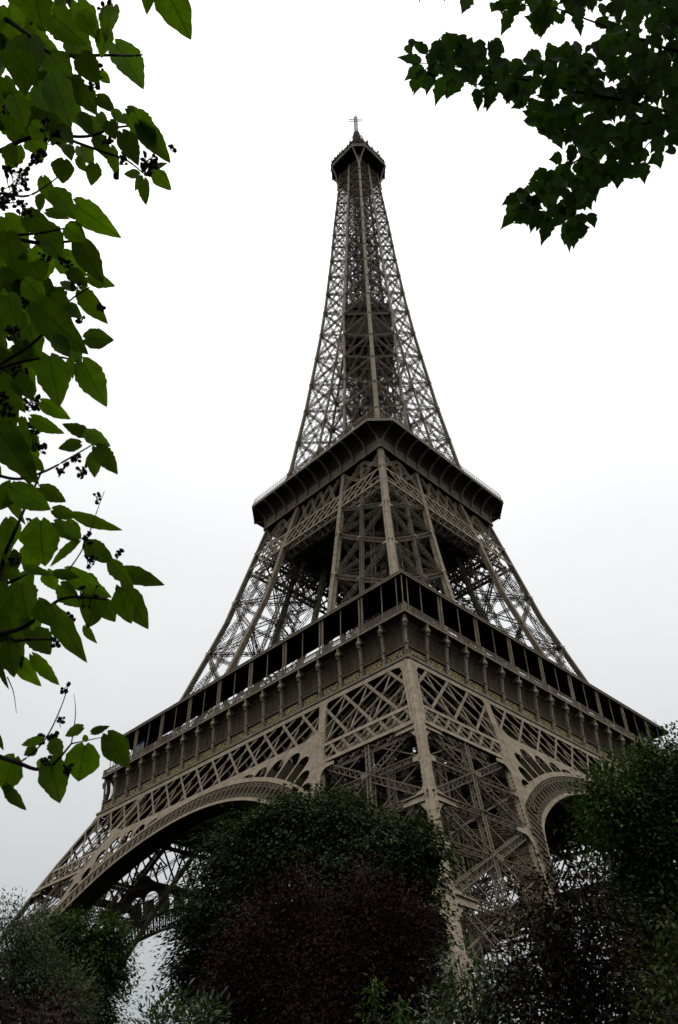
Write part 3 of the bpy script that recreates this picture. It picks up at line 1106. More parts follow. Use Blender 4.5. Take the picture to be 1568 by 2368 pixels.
# ---------------------------------------------------------------- summit
sm = MB()
octo(sm, [(5.0, .3, 275.0), (7.95, 3.0, 275.1), (8.2, 3.1, 275.2), (8.2, 3.1, 275.7), (8.05, 3.05, 275.75), (8.05, 3.05, 276.0), (8.25, 3.12, 276.05), (8.25, 3.12, 276.5), (7.9, 3.0, 276.6)])
octo(sm, [(7.7, 2.9, 276.5), (7.7, 2.9, 279.4), (8.0, 3.0, 279.5), (7.9, 3.0, 279.8), (6.0, 2.2, 281.2), (4.0, 1.5, 283.0)], True)
summit = sm.build('summit_cabin', PLATE, tower)
so = MB()
octo(so, [(4.9, .3, 274.7), (7.9, 2.95, 274.9)], True)
octo(so, [(4.3, .3, 270.5), (4.4, .4, 274.6)], True)
so.build('soffit', DECK, summit)
bk = MB()
for sg in (1, -1):
    pth = []
    for f in np.linspace(0, 1, 9):
        z = 262.5+f*12.4
        e = f**2.3
        b = b_(z)
        p0_ = np.array([b, -b])
        p1_ = np.array([8.15-3.1, -8.15]) if sg > 0 else np.array([8.15, -8.15+3.1])
        p = p0_*(1-e)+p1_*e
        pth.append([*p, z])
    pth = np.array(pth)
    bk.bars(pth[:-1], pth[1:], .42, .42, nrm(np.array([1.0, -1, 0])))
k0_ = bk.build('summit_bracket', PLATE, summit)
for k in (1, 2, 3):
    copy_tree(k0_, summit, ROT[k])
ae = MB()
for i in range(620):
    a = rng.random()*4
    sd, f = int(a), a-int(a)
    q = np.array([-8+16*f, -8.0+rng.random()*1.2])
    q = np.clip(q, -8.1, 8.1)
    if abs(q[0])+abs(q[1]) > 13.1:
        q *= 13.1/(abs(q[0])+abs(q[1]))
    c_, s_ = [(1, 0), (0, 1), (-1, 0), (0, -1)][sd]
    x, y = q[0]*c_-q[1]*s_, q[0]*s_+q[1]*c_
    hgt = rng.uniform(1.2, 5.4)
    ae.bars([(x, y, 276.6)], [(x+rng.normal()*.3, y+rng.normal()*.3, 276.8+hgt)], .15, .15, (1, 0, 0))
    if i % 3 == 0:
        z = 276.8+hgt*rng.uniform(.3, 1)
        ae.box(x-.25, x+.25, y-.25, y+.25, z-.4, z+.4)
    if i % 4 == 0:
        z = 276.8+hgt*rng.uniform(.4, 1)
        ae.bars([(x-rng.uniform(.4, 1.2), y, z)], [(x+rng.uniform(.4, 1.2), y+.6, z)], .07, .07, (0, 0, 1))
ae.build('aerial', DECK, summit)  # dark colour gives the rods their backlit look
dr = MB()
prof = [(3.2, 282), (2.6, 288), (1.75, 294), (1.7, 300), (1.55, 300.2), (1.5, 303.5), (1.25, 304), (1.2, 306), (.7, 306.4)]
dr.loft([[(r_*math.cos(t), r_*math.sin(t), z) for t in np.linspace(0, 2*math.pi, 13)[:-1]] for r_, z in prof], True, True)
for i in range(60):
    a = rng.random()*6.283
    z = rng.uniform(297, 306)
    r_ = np.interp(z, [297, 306], [1.9, 1.3])
    dr.bars([(r_*.8*math.cos(a), r_*.8*math.sin(a), z)], [((r_+rng.uniform(.4, 1.5))*math.cos(a), (r_+rng.uniform(.4, 1.5))*math.sin(a), z+rng.uniform(-.3, 1.2))], .1, .1, (0, 0, 1))
dr.build('lantern_turret', DECK, summit)  # backlit darkness put into the turret's colour
am = MB()
am.lace((0, 0, 305.5), (0, 0, 321.2), .9, .9, .8, .24, .14, (1, 0, 0), 2)
am.bars([(0, 0, 305.5)], [(0, 0, 321)], .35, .35, (1, 0, 0))
for z in (317.3, 319.0):
    for dx_, dy_, l_ in ((.707, .707, 2.7), (.707, -.707, 1.0)):
        am.bars([(-l_*dx_, -l_*dy_, z)], [(l_*dx_, l_*dy_, z)], .3, .3, (0, 0, 1))
for a in np.linspace(0, 6.283, 9)[:-1]:
    am.bars([(.55*math.cos(a), .55*math.sin(a), 316.6)], [(.55*math.cos(a), .55*math.sin(a), 320.8)], .12, .12, (1, 0, 0))
am.bars([(-.45, -.45, 321), (.45, .45, 321), (-1.0*.8, -1.0*.8, 323.4), (0, 0, 321)], [(-.45, -.45, 323.4), (.45, .45, 323.4), (1.0*.8, 1.0*.8, 323.4), (0, 0, 323.9)], .1, .1, (.3, .5, .1))
am.build('antenna_mast', STEEL, summit)

# ================================================================ trees and shrubs
def leaf_mat(name, base, tr, island=0.45, scale=1.5, spec=0.07, rough=0.65, var=0.3):
    return mat(name, base, rough, var, scale, spec=spec, island=island, transl=tr)


def leaf_quads(mb, C, D, Nn, Ln, Wd, shape='rhomb'):
    """C base points, D leaf axes, Nn leaf normals"""
    D = nrm(D)
    S = nrm(np.cross(D, Nn))
    Z = np.cross(S, D)
    Ln = np.broadcast_to(Ln, (len(C),))[:, None]
    Wd = np.broadcast_to(Wd, (len(C),))[:, None]
    if shape == 'rhomb':
        V = np.stack([C, C+D*Ln*.42+S*Wd*.5, C+D*Ln-Z*Ln*.12, C+D*Ln*.42-S*Wd*.5], 1)
        Q = (np.arange(len(C))*4)[:, None]+np.array([0, 1, 2, 3])
        mb.add(V.reshape(-1, 3), Q)
    else:
        V = np.stack([C, C+D*Ln*.28+S*Wd*.46+Z*Wd*.12, C+D*Ln*.65+S*Wd*.36+Z*Wd*.06, C+D*Ln-Z*Ln*.1, C+D*Ln*.65-S*Wd*.36+Z*Wd*.06, C+D*Ln*.28-S*Wd*.46+Z*Wd*.12, C+D*Ln*.5], 1)
        i = (np.arange(len(C))*7)[:, None]
        Q = np.concatenate([i+np.array([0, 1, 2, 6]), i+np.array([0, 6, 4, 5])])
        T = np.concatenate([i+np.array([2, 3, 6]), i+np.array([3, 4, 6])])
        mb.add(V.reshape(-1, 3), Q, T)


HR = np.array([RT[0], RT[1], 0])
HF = nrm(np.array([FW[0], FW[1], 0.0]))


def clump(px, py, d, rx, ry, depth=None):
    c = at(px, py, d)
    k = d/FPX
    return c, rx*k, (depth if depth else rx*k), ry*k/.86


def limb(mb, a, b, r0, r1, sag=0.0, n=7, wob=0.12):
    a, b = np.asarray(a, float), np.asarray(b, float)
    f = np.linspace(0, 1, n)
    P = a+(b-a)*f[:, None]
    ln = np.linalg.norm(b-a)
    P[1:-1] += rng.normal(size=(n-2, 3))*ln*wob*.22
    P[:, 2] += np.sin(f*math.pi)*ln*sag
    mb.tube(P, r0+(r1-r0)*f, 7)
    return P


def grow(name, label, cat, base, clumps, nspray, nleaf, ll, lw, lmat, trunk_r, spread=0.5, droop=0.3, shape='rhomb', fill=0.75, flat=0.45, group=None, bark=None, twigs=True):
    """tree or shrub: trunk, limbs reaching every clump, and leaf sprays through the clumps' outer volume"""
    root = tag(empty(name, base), label, cat, group)
    base = np.asarray(base, float)
    cl = [clump(*c) for c in clumps]
    cen = np.mean([c[0] for c in cl], 0)
    tr = MB()
    top = np.array([base[0]*.5+cen[0]*.5, base[1]*.5+cen[1]*.5, max(base[2]+.3, min(cen[2], min(c[0][2] for c in cl)))])
    trunk = limb(tr, [0, 0, 0], top-base, trunk_r, trunk_r*.6, 0, 8, .06)
    limbs = MB()
    lf = MB()
    for c, rx, rd, rz in cl:
        P = limb(limbs, top-base, c-base, trunk_r*.42, trunk_r*.12, .05)
        vol = (rx*rx*rz)**(1/3)
        rx, rd, rz = max(rx-spread*.9, rx*.45), max(rd-spread*.9, rd*.45), max(rz-spread*.7*max(flat, .4), rz*.5)
        n = max(6, int(nspray*vol*vol))
        dr_ = nrm(rng.normal(size=(n, 3)))
        rad = fill+(1.04-fill)*rng.random(n)**.6
        rad *= 1+.2*np.sin(dr_[:, 0]*5+c[0])*np.cos(dr_[:, 2]*6+c[1])
        rad[rng.random(n) < .04] *= 1.14
        loc = dr_*rad[:, None]*np.array([rx, rd, rz])
        S = c+loc[:, :1]*HR+loc[:, 1:2]*HF+loc[:, 2:]*np.array([0, 0, 1.0])
        outw = nrm(dr_[:, :1]*HR+dr_[:, 1:2]*HF+dr_[:, 2:]*np.array([0, 0, .6]))
        if twigs:
            k = rng.choice(n, max(3, n//6), replace=False)
            j = rng.integers(3, len(P), len(k))
            limbs.bars(P[j], S[k]-base, trunk_r*.07, trunk_r*.07, (.3, .2, .9))
        m = nleaf
        C = np.repeat(S, m, 0)
        o = np.repeat(outw, m, 0)
        off = rng.normal(size=(n*m, 3))*spread
        off[:, 2] *= flat
        C = C+off+o*np.abs(rng.normal(size=(n*m, 1)))*spread*.3
        C[:, 2] -= droop*spread*(off[:, 0]**2+off[:, 1]**2)/max(spread**2, 1e-6)*.35
        C[:, 2] = np.maximum(C[:, 2], .02)
        D = nrm(o*.7+nrm(off)*.9+rng.normal(size=(n*m, 3))*.35-np.array([0, 0, droop]))
        Nn = nrm(np.array([0, 0, 1.0])+o*.6+rng.normal(size=(n*m, 3))*.3)
        s = rng.uniform(.65, 1.25, n*m)
        leaf_quads(lf, C-base, D, Nn, ll*s, lw*s, shape)
    t_ = tr.build('trunk', bark or BARK, root, True)
    limbs.build('limb', bark or BARK, t_, True)
    lf.build('crown', lmat, root)
    return root


def foot(px, py, d, dx=0):
    p = at(px, py, d)
    return (p[0]+RT[0]*dx, p[1]+RT[1]*dx, 0.0)


M_CHEST = leaf_mat('dark_green_leaf', (0.015, 0.029, 0.008), (0.004, 0.008, 0.001))
M_PLUM = leaf_mat('purple_plum_leaf', (0.018, 0.0082, 0.010), (0.003, 0.0007, 0.0007), spec=0.03, rough=0.7, island=.3)
M_PLANE = leaf_mat('mid_green_leaf', (0.020, 0.041, 0.008), (0.007, 0.016, 0.001))
M_SILV = leaf_mat('silvery_leaf', (0.055, 0.067, 0.038), (0.010, 0.014, 0.005), island=.3)
M_BROWN = leaf_mat('bronze_leaf', (0.011, 0.0095, 0.004), (0.003, 0.002, 0.0004))
M_GLOSS = leaf_mat('glossy_green_leaf', (0.017, 0.033, 0.009), (0.008, 0.016, 0.002), spec=0.2, rough=0.4)
M_FRESH = leaf_mat('fresh_green_leaf', (0.028, 0.054, 0.010), (0.012, 0.027, 0.002))
M_OLIVE = leaf_mat('olive_leaf', (0.020, 0.027, 0.005), (0.007, 0.009, 0.0006))

grow('broad_tree', 'big dark green tree with layered foliage in front of the tower arch', 'tree', foot(740, 2300, 28),
     [(720, 2080, 28, 270, 165), (740, 1925, 28, 130, 84), (640, 1900, 27.6, 70, 52), (800, 1890, 28, 90, 48), (560, 1985, 27.5, 105, 80), (500, 2080, 28, 90, 85), (870, 1960, 27, 110, 70), (945, 1955, 27, 75, 58), (955, 2060, 27, 75, 105),
      (470, 2180, 28, 62, 80), (450, 2255, 28, 52, 55), (560, 2200, 28, 140, 120), (900, 2200, 27.5, 110, 140), (975, 1925, 27, 48, 36), (700, 2250, 28.5, 220, 120), (680, 1870, 28, 50, 34)],
     42, 62, 0.17, 0.085, M_CHEST, 0.32, .45, .6, flat=.2, fill=.6)
grow('plum_tree', 'deep purple leaved tree in front of the big dark green tree', 'tree', foot(740, 2360, 17),
     [(740, 2230, 17, 215, 150), (600, 2150, 17, 95, 90), (560, 2260, 17, 100, 110), (860, 2170, 17, 110, 120), (940, 2200, 17, 95, 120), (940, 2300, 17, 95, 95), (720, 2110, 17.3, 95, 85), (860, 2060, 17, 60, 60), (660, 2080, 17.2, 55, 55),
      (700, 2020, 17.2, 38, 42), (840, 2005, 17, 36, 38), (960, 2110, 17, 55, 60), (520, 2210, 17, 50, 55), (500, 2300, 17, 60, 50), (760, 2340, 17, 210, 90), (980, 2340, 17, 60, 60)],
     95, 30, 0.085, 0.05, M_PLUM, 0.16, .24, .25, flat=.8, fill=.5)
grow('plane_tree', 'tall leafy green tree hiding the right end of the gallery', 'tree', foot(1540, 2300, 22, 1.5),
     [(1500, 1900, 22, 125, 120), (1470, 1825, 22, 82, 62), (1535, 1785, 22, 66, 62), (1415, 1830, 21.6, 74, 60), (1395, 1880, 21.6, 58, 60), (1450, 2010, 22, 85, 115), (1545, 2010, 22, 120, 150), (1500, 2120, 22, 120, 120), (1560, 2210, 22, 110, 140), (1490, 1765, 22, 40, 34), (1600, 1800, 22, 80, 100), (1562, 1722, 22, 26, 24), (1450, 2200, 22, 80, 100), (1590, 2320, 22, 120, 110)],
     75, 36, 0.125, 0.07, M_PLANE, 0.22, .33, .35, flat=.7, fill=.5)
grow('bronze_tree', 'thin bronze leaved small tree in front of the right arch', 'tree', foot(1340, 2440, 10.5),
     [(1300, 2080, 10.5, 90, 75), (1260, 2150, 10.5, 80, 80), (1370, 2120, 10.5, 85, 90), (1310, 1990, 10.6, 42, 60), (1290, 2230, 10.5, 120, 90), (1400, 2220, 10.5, 110, 95), (1210, 2240, 10.4, 62, 66), (1330, 2320, 10.5, 190, 80), (1480, 2300, 10.5, 110, 90), (1400, 2050, 10.6, 42, 55), (1230, 2080, 10.4, 40, 45), (1200, 2330, 10.4, 80, 70), (1420, 2350, 10.5, 150, 60)],
     120, 30, 0.08, 0.045, M_BROWN, 0.05, .2, .3, flat=.9, fill=.2)
grow('round_tree', 'green tree below the far left foot of the tower', 'tree', foot(190, 2366, 32),
     [(200, 2215, 32, 80, 72), (150, 2150, 32, 58, 40), (230, 2165, 32, 50, 44), (250, 2205, 32, 42, 50), (205, 2300, 32, 74, 95), (130, 2230, 32, 76, 80), (100, 2160, 32, 44, 42), (235, 2350, 32, 45, 60), (270, 2235, 32, 26, 26)],
     44, 62, 0.165, 0.09, M_PLANE, 0.25, .4, .45, flat=.3, fill=.55)
grow('silver_shrub', 'feathery silver grey shrub in the bottom left corner', 'shrub', foot(40, 2420, 13),
     [(40, 2205, 13, 66, 80), (8, 2110, 13, 30, 36), (45, 2140, 13, 26, 24), (90, 2260, 13, 75, 66), (140, 2300, 13, 60, 50), (30, 2290, 13, 110, 85), (110, 2350, 13, 110, 64), (190, 2330, 13, 38, 38), (72, 2150, 13, 20, 18)],
     230, 50, 0.07, 0.022, M_SILV, 0.05, .15, .1, flat=1.0, fill=.3)
grow('dark_shrub', 'low dark purple shrub in front of the silver shrub', 'shrub', foot(60, 2420, 9.5),
     [(40, 2325, 9.5, 80, 30), (140, 2335, 9.5, 60, 26), (60, 2375, 9.5, 130, 34)], 130, 16, 0.085, 0.05, M_PLUM, 0.03, .14, .2, flat=.7, fill=.4)
grow('glossy_bush', 'glossy bush with upright pointed leaves at the foot of the big tree', 'bush', foot(400, 2440, 12),
     [(400, 2340, 12, 54, 36), (440, 2350, 12, 66, 42), (350, 2365, 12, 34, 24), (480, 2370, 12, 60, 42), (400, 2395, 12, 96, 40)], 110, 16, 0.12, 0.036, M_GLOSS, 0.03, .12, -.5, 'fold', flat=.8, fill=.4)
grow('leafy_bush', 'fresh green leafy bush beside the foot of the front leg', 'bush', foot(1100, 2440, 10.5),
     [(1095, 2260, 10.5, 52, 56), (1075, 2310, 10.5, 62, 60), (1140, 2315, 10.5, 78, 66), (1010, 2345, 10.5, 85, 38), (1090, 2370, 10.5, 120, 50), (1060, 2225, 10.5, 20, 22), (1170, 2250, 10.5, 40, 50)], 120, 18, 0.085, 0.042, M_GLOSS, 0.03, .16, .1, 'fold', flat=.9, fill=.4)
grow('pale_sapling', 'bright green upright shoot standing in front of the purple tree', 'sapling', foot(862, 2440, 8.5),
     [(862, 2300, 8.5, 10, 24), (864, 2275, 8.5, 6, 14), (850, 2340, 8.5, 26, 16), (930, 2345, 8.5, 24, 18), (925, 2330, 8.5, 8, 16), (880, 2372, 8.5, 80, 28)], 150, 6, 0.075, 0.028, M_FRESH, 0.008, .05, .3, 'fold', flat=.9, fill=.3, twigs=False)
grow('olive_bush', 'olive green bush leaning in at the right edge of the view', 'bush', foot(1610, 2440, 8.0),
     [(1545, 2110, 8.0, 26, 45), (1560, 2180, 8.0, 38, 62), (1525, 2250, 8.0, 42, 52), (1560, 2290, 8.0, 52, 72), (1590, 2220, 8.0, 50, 120), (1520, 2350, 8.0, 80, 40)], 150, 16, 0.07, 0.042, M_OLIVE, 0.03, .13, .3, 'fold', flat=.9, fill=.35)


# ---------------------------------------------------------------- the overhanging tree on the left
def big_leaf(mb, base, tip, width, nrm_hint, bend=0.2, fold=0.24, shape='heart', seed=0):
    base, tip = np.asarray(base, float), np.asarray(tip, float)
    D = tip-base
    Ln = np.linalg.norm(D)
    D = D/Ln
    S = np.cross(D, nrm_hint)
    S /= np.linalg.norm(S)
    Z = np.cross(S, D)
    n = 16
    t = np.linspace(0, 1, n)**1.15
    if shape == 'heart':
        prof = np.maximum(np.sin(math.pi*t**.62), 0)**.85
        prof[0] = .16
        yb = -0.10*np.exp(-(t/.10)**2)
    else:
        prof = np.interp(t, [0, .08, .2, .3, .38, .5, .58, .7, .85, 1], [.1, .55, .8, .95, .68, .85, .62, .38, .16, 0])
        yb = -0.05*np.exp(-(t/.10)**2)
    r_ = random.Random(seed)
    wob = np.array([1+.07*math.sin(5*x+r_.random()*6) for x in t])
    curv = bend*r_.uniform(.4, 1.5)*Ln
    V, UV = [], []
    for i in range(n):
        c = base+D*(t[i]*Ln)-Z*curv*(t[i]**2)
        wl = width/2*prof[i]*wob[i]
        for sx in (-1, -.5, 0, .5, 1):
            y = yb[i]*Ln*abs(sx)
            V.append(c+S*wl*sx+D*y+Z*wl*fold*abs(sx)**1.3)
            UV.append((sx*max(prof[i], .05), t[i]))
    idx = np.arange(n*5).reshape(n, 5)
    Q = np.stack([idx[:-1, :-1], idx[:-1, 1:], idx[1:, 1:], idx[1:, :-1]], -1).reshape(-1, 4)
    mb.add(V, Q)
    mb.uv.append(np.array(UV))


ML = big_leaf_mat('broad_backlit_leaf', (0.020, 0.037, 0.008), (0.025, 0.049, 0.0004))
MM = big_leaf_mat('dark_maple_leaf', (0.016, 0.030, 0.008), (0.008, 0.020, 0.0006))
Z1, Z2, Z3, Z4 = 0.0, 520.2, 1040.3, 1444.9
LEAVES = [
 (Z1, 1280, -120, 1478, 270, 285), (Z1, 1180, -120, 1140, 112, 120), (Z1, 560, -110, 515, 75, 130), (Z1, 610, 20, 770, 300, 185), (Z1, 890, 50, 800, 280, 170), (Z1, 905, 345, 1135, 685, 265), (Z1, 780, 570, 870, 655, 85), (Z1, 230, 310, 150, 700, 370),
 (Z1, 270, -60, 330, 230, 270), (Z1, 420, 120, 660, 340, 250), (Z1, 760, 760, 905, 870, 125), (Z1, 1000, 850, 1130, 950, 110), (Z1, 1110, 930, 1205, 1035, 115), (Z1, 1095, 975, 1340, 1270, 180), (Z1, 960, 1040, 1090, 1290, 170), (Z1, 1165, 1365, 1287, 1250, 105),
 (Z1, 1092, 1370, 965, 1355, 82), (Z1, 1120, 1395, 1040, 1490, 100), (Z1, 1130, 1405, 1135, 1608, 115), (Z1, 1205, 1350, 1347, 1490, 130), (Z1, 745, 1285, 715, 1458, 125), (Z1, 505, 1255, 485, 1440, 190), (Z1, 870, 1155, 910, 1370, 105), (Z1, 600, 1245, 690, 1345, 95),
 (Z1, 340, 1390, 402, 1608, 120), (Z1, 415, 1500, 605, 1705, 190), (Z1, 595, 1600, 897, 1848, 205), (Z1, 330, 1530, 290, 1665, 90), (Z1, 365, 1660, 535, 1705, 85), (Z1, 540, 1760, 670, 1870, 130), (Z1, 190, 1700, 405, 1785, 200), (Z1, 420, 600, 545, 980, 240), (Z1, 300, 680, 470, 890, 230),
 (Z1, 60, 60, 120, 330, 250), (Z1, 110, 760, 200, 1000, 200), (Z1, 330, 840, 495, 1020, 170), (Z1, 620, 900, 740, 1060, 150), (Z1, 520, 1140, 560, 1230, 110), (Z1, 230, 1100, 300, 1190, 150), (Z1, 60, 1150, 120, 1290, 150), (Z1, 880, 880, 1000, 960, 100), (Z1, 780, 890, 830, 1000, 90),
 (Z1, 560, 290, 720, 490, 230), (Z1, 640, 430, 760, 650, 210), (Z1, 400, 430, 560, 650, 210), (Z1, 850, 240, 770, 430, 170), (Z1, 620, 690, 750, 870, 180), (Z1, 560, 610, 640, 800, 180), (Z1, 690, 930, 790, 1100, 160), (Z1, 860, 950, 900, 1090, 130), (Z1, 990, 890, 1090, 1020, 120),
 (Z1, 1060, 890, 1205, 1150, 200), (Z1, 630, 1150, 730, 1290, 140), (Z1, 330, 560, 400, 760, 200), (Z1, 470, 780, 640, 960, 190), (Z1, 120, 420, 260, 640, 240), (Z1, 300, 30, 420, 250, 220), (Z1, 640, 100, 740, 280, 170), (Z1, 760, 1060, 840, 1240, 130), (Z1, 470, 1000, 600, 1120, 150), (Z1, 250, 980, 400, 1100, 160),
 (Z2, 540, 360, 690, 475, 130), (Z2, 300, 480, 470, 610, 170), (Z2, 400, 560, 560, 690, 170), (Z2, 200, 440, 360, 600, 190), (Z2, 360, 100, 480, 260, 170), (Z2, 520, 20, 660, 130, 140), (Z2, 420, 880, 560, 1030, 150), (Z2, 120, 940, 300, 1060, 180), (Z3, 480, 1060, 620, 1240, 180), (Z3, 640, 1000, 800, 1120, 150), (Z3, 300, 1180, 420, 1400, 190), (Z3, 520, 560, 640, 700, 120),
 (Z2, 615, 125, 797, 432, 205), (Z2, 460, 240, 675, 400, 200), (Z2, 690, 405, 890, 477, 122), (Z2, 590, 500, 430, 430, 75), (Z2, 635, 515, 822, 768, 165), (Z2, 505, 515, 350, 610, 125), (Z2, 290, 620, 665, 1010, 280), (Z2, 670, 890, 893, 898, 170), (Z2, 650, 1075, 831, 1420, 225),
 (Z2, 390, 1040, 470, 1425, 260), (Z2, 560, 1045, 558, 1214, 85), (Z2, 325, 1385, 552, 1533, 125), (Z2, 250, 1510, 492, 1648, 130), (Z2, 690, 1640, 483, 1555, 105), (Z2, 675, 1630, 862, 1730, 130), (Z2, 630, 1715, 453, 1748, 112), (Z2, 755, 1740, 932, 1947, 150), (Z2, 745, 1790, 735, 1965, 135),
 (Z2, -20, 1600, 275, 2010, 260), (Z2, 270, 290, 330, 440, 190), (Z2, 60, 330, 340, 600, 280), (Z2, 60, 560, 120, 800, 240), (Z2, 230, 790, 300, 1060, 180), (Z2, 520, 640, 660, 720, 120), (Z2, 60, 60, 90, 340, 220), (Z2, 20, 1180, 190, 1480, 170), (Z2, 160, 1180, 250, 1380, 150), (Z2, 120, 1600, 230, 1800, 180), (Z2, 560, 960, 640, 1080, 110), (Z2, 240, 1820, 345, 1935, 110), (Z2, 410, 800, 520, 1000, 150),
 (Z3, 315, 295, 522, 410, 135), (Z3, 420, 470, 605, 525, 115), (Z3, 590, 505, 955, 652, 110), (Z3, 430, 570, 630, 715, 130), (Z3, 320, 560, 325, 945, 290), (Z3, 612, 715, 358, 910, 85), (Z3, 680, 735, 895, 885, 160), (Z3, 955, 950, 1273, 1047, 150), (Z3, 950, 1075, 1180, 1412, 195), (Z3, 940, 1120, 1010, 1395, 175),
 (Z3, 415, 1250, 660, 1675, 180), (Z3, 670, 1380, 735, 1525, 85), (Z3, 790, 1090, 660, 1400, 270), (Z3, 170, 1050, 200, 1320, 320), (Z3, 530, 950, 860, 1165, 165), (Z3, 270, 1420, 395, 1600, 200), (Z3, 200, 920, 400, 975, 80), (Z3, 100, 300, 390, 470, 210), (Z3, 60, 560, 40, 900, 130), (Z3, 870, 880, 1030, 1070, 130), (Z3, 800, 1180, 900, 1355, 160), (Z3, 60, 1300, 150, 1720, 200), (Z3, 430, 960, 620, 1000, 90), (Z3, 30, 1050, 60, 1300, 150),
 (Z4, 140, 255, 292, 497, 155), (Z4, 260, 240, 462, 495, 115), (Z4, 60, 140, 110, 415, 160), (Z4, 0, 300, 50, 522, 70), (Z4, 845, 860, 1015, 1128, 205), (Z4, 665, 945, 615, 1243, 275), (Z4, 390, 1060, 482, 1405, 235), (Z4, 120, 1040, 0, 1320, 250), (Z4, 50, 1260, 190, 1482, 105), (Z4, 720, 840, 852, 795, 65), (Z4, 650, 800, 500, 870, 90), (Z4, 335, 890, 145, 950, 75), (Z4, 280, 960, 190, 1025, 90), (Z4, 420, 900, 470, 1050, 130), (Z4, -30, 830, 20, 1000, 60), (Z4, 330, 1060, 310, 1220, 90), (Z4, 690, 880, 640, 900, 60),
]
root = tag(empty('overhanging_tree', tuple(CAM+RT*-6.2+HF*1.5-np.array([0, 0, 1.85]))), 'broad leaved tree with seed capsules overhanging the left edge of the view', 'tree')
rb_ = np.array(root.location)
lf = MB()
up_ = np.array([0, 0, 1.0])
tips = []
for i, (yo, x0, y0, x1, y1, wd) in enumerate(LEAVES):
    r_ = random.Random(i)
    d0 = 4.7+r_.uniform(-.45, .5)
    d1 = d0+r_.uniform(-.05, .08)
    A, B = at(x0/3.391, yo+y0/3.391, d0), at(x1/3.391, yo+y1/3.391, d1)
    hint = nrm(-FW+np.array([r_.uniform(-.38, .38), r_.uniform(-.38, .38), r_.uniform(-.2, .4)]))
    big_leaf(lf, A-rb_, B-rb_, wd/3.391*d0/FPX, hint, seed=i)
    tips.append((A, d0))
# further leaves deeper in the crown
for i in range(300):
    r_ = random.Random(1000+i)
    y = r_.uniform(-60, 1560)
    lim_ = np.interp(y, [-60, 60, 250, 420, 560, 800, 1000, 1150, 1350, 1560], [190, 170, 160, 80, 110, 100, 60, 60, 120, 20])
    x = r_.uniform(-90, lim_)
    if -60 < x and 340 < y < 490:
        continue
    if math.sin(x*.045+2*math.sin(y*.021))*math.sin(y*.038+1.3*math.sin(x*.03)) > .62:
        continue
    d0 = r_.uniform(4.9, 6.2)
    a = r_.uniform(.9, 2.2)
    l_ = r_.uniform(38, 95)
    A, B = at(x, y, d0), at(x+math.cos(a)*l_, y+math.sin(a)*l_, d0+.05)
    hint = nrm(-FW+np.array([r_.uniform(-.7, .7), r_.uniform(-.7, .7), r_.uniform(-.3, .5)]))
    big_leaf(lf, A-rb_, B-rb_, l_*.72*d0/FPX, hint, seed=2000+i)
lfo = lf.build('foliage', ML, root, True)
# branches seen between the leaves
BR = [
 (Z1, [(-250, 40), (0, 110), (250, 290), (380, 430), (600, 440), (850, 430), (1050, 440), (1115, 430)], .016),
 (Z1, [(-200, 1260), (0, 1190), (200, 1080), (420, 1050), (700, 1085), (870, 1000), (1050, 985)], .016),
 (Z1, [(420, 1050), (640, 1130), (880, 1215), (1000, 1250), (1150, 1380)], .011),
 (Z1, [(-200, 1560), (40, 1500), (200, 1560), (380, 1450), (560, 1300)], .010),
 (Z2, [(-200, -10), (30, 80), (300, 150), (520, 130), (640, 120)], .017),
 (Z2, [(30, 80), (300, 70), (480, 30), (640, 0)], .010),
 (Z2, [(-200, 1210), (0, 1120), (200, 1060), (470, 1020), (640, 1090)], .014),
 (Z2, [(-100, 1160), (150, 1000), (320, 890), (520, 600), (700, 490)], .012),
 (Z2, [(-150, 1900), (100, 2010), (300, 1955), (420, 1900), (560, 1820), (730, 1720)], .011),
 (Z3, [(0, 1060), (20, 850), (110, 660), (200, 440), (290, 250), (330, 160)], .014),
 (Z3, [(-150, 1110), (0, 1070), (160, 1000), (250, 950)], .015),
 (Z3, [(-150, 1480), (50, 1430), (230, 1380), (420, 1190), (560, 1140), (830, 1170)], .018),
 (Z3, [(90, 1495), (300, 1480), (430, 1490)], .013),
 (Z3, [(540, 940), (640, 800), (700, 660), (760, 480), (820, 320)], .005),
 (Z4, [(-200, 950), (0, 1035), (150, 1080), (280, 1140), (390, 1120), (480, 1030), (560, 930)], .016),
 (Z4, [(150, 1080), (270, 1000), (380, 870), (480, 650), (530, 500), (540, 440)], .006),
 (Z4, [(560, 930), (590, 760), (595, 640), (580, 540)], .004), (Z4, [(560, 930), (700, 900), (850, 870)], .005), (Z4, [(60, 410), (110, 520), (130, 690)], .004),
]
bm_ = MB()
starts = []
for yo, pts, r0_ in BR:
    f = np.linspace(0, 1, len(pts))
    ff = np.linspace(0, 1, len(pts)*4)
    X = np.interp(ff, f, [p[0] for p in pts])
    Y = np.interp(ff, f, [p[1] for p in pts])
    k_ = np.ones(5)/5
    Xs, Ys = X.copy(), Y.copy()
    Xs[2:-2], Ys[2:-2] = np.convolve(X, k_, 'valid'), np.convolve(Y, k_, 'valid')
    P = np.array([at(x/3.391, yo+y/3.391, 4.75+.12*math.sin(i*.5)) for i, (x, y) in enumerate(zip(Xs, Ys))])
    bm_.tube(P-rb_, r0_*(1-.65*ff), 7)
    if pts[0][0] < -50:
        starts.append((P[0]-rb_, r0_))
tk = MB()
top = np.array([0.2, 0.1, 9.5])
TP = limb(tk, [0, 0, 0], top, .22, .09, 0, 14, .04)
tko = tk.build('trunk', BARK, root, True)
for P, r0_ in starts:
    zt = min(9.2, max(1.6, P[2]-.6))
    a = np.array([np.interp(zt, TP[:, 2], TP[:, i]) for i in range(3)])
    limb(bm_, a, P, .05, r0_, -.04, 8, .06)
bm_.build('branch', TWIG, root, True)
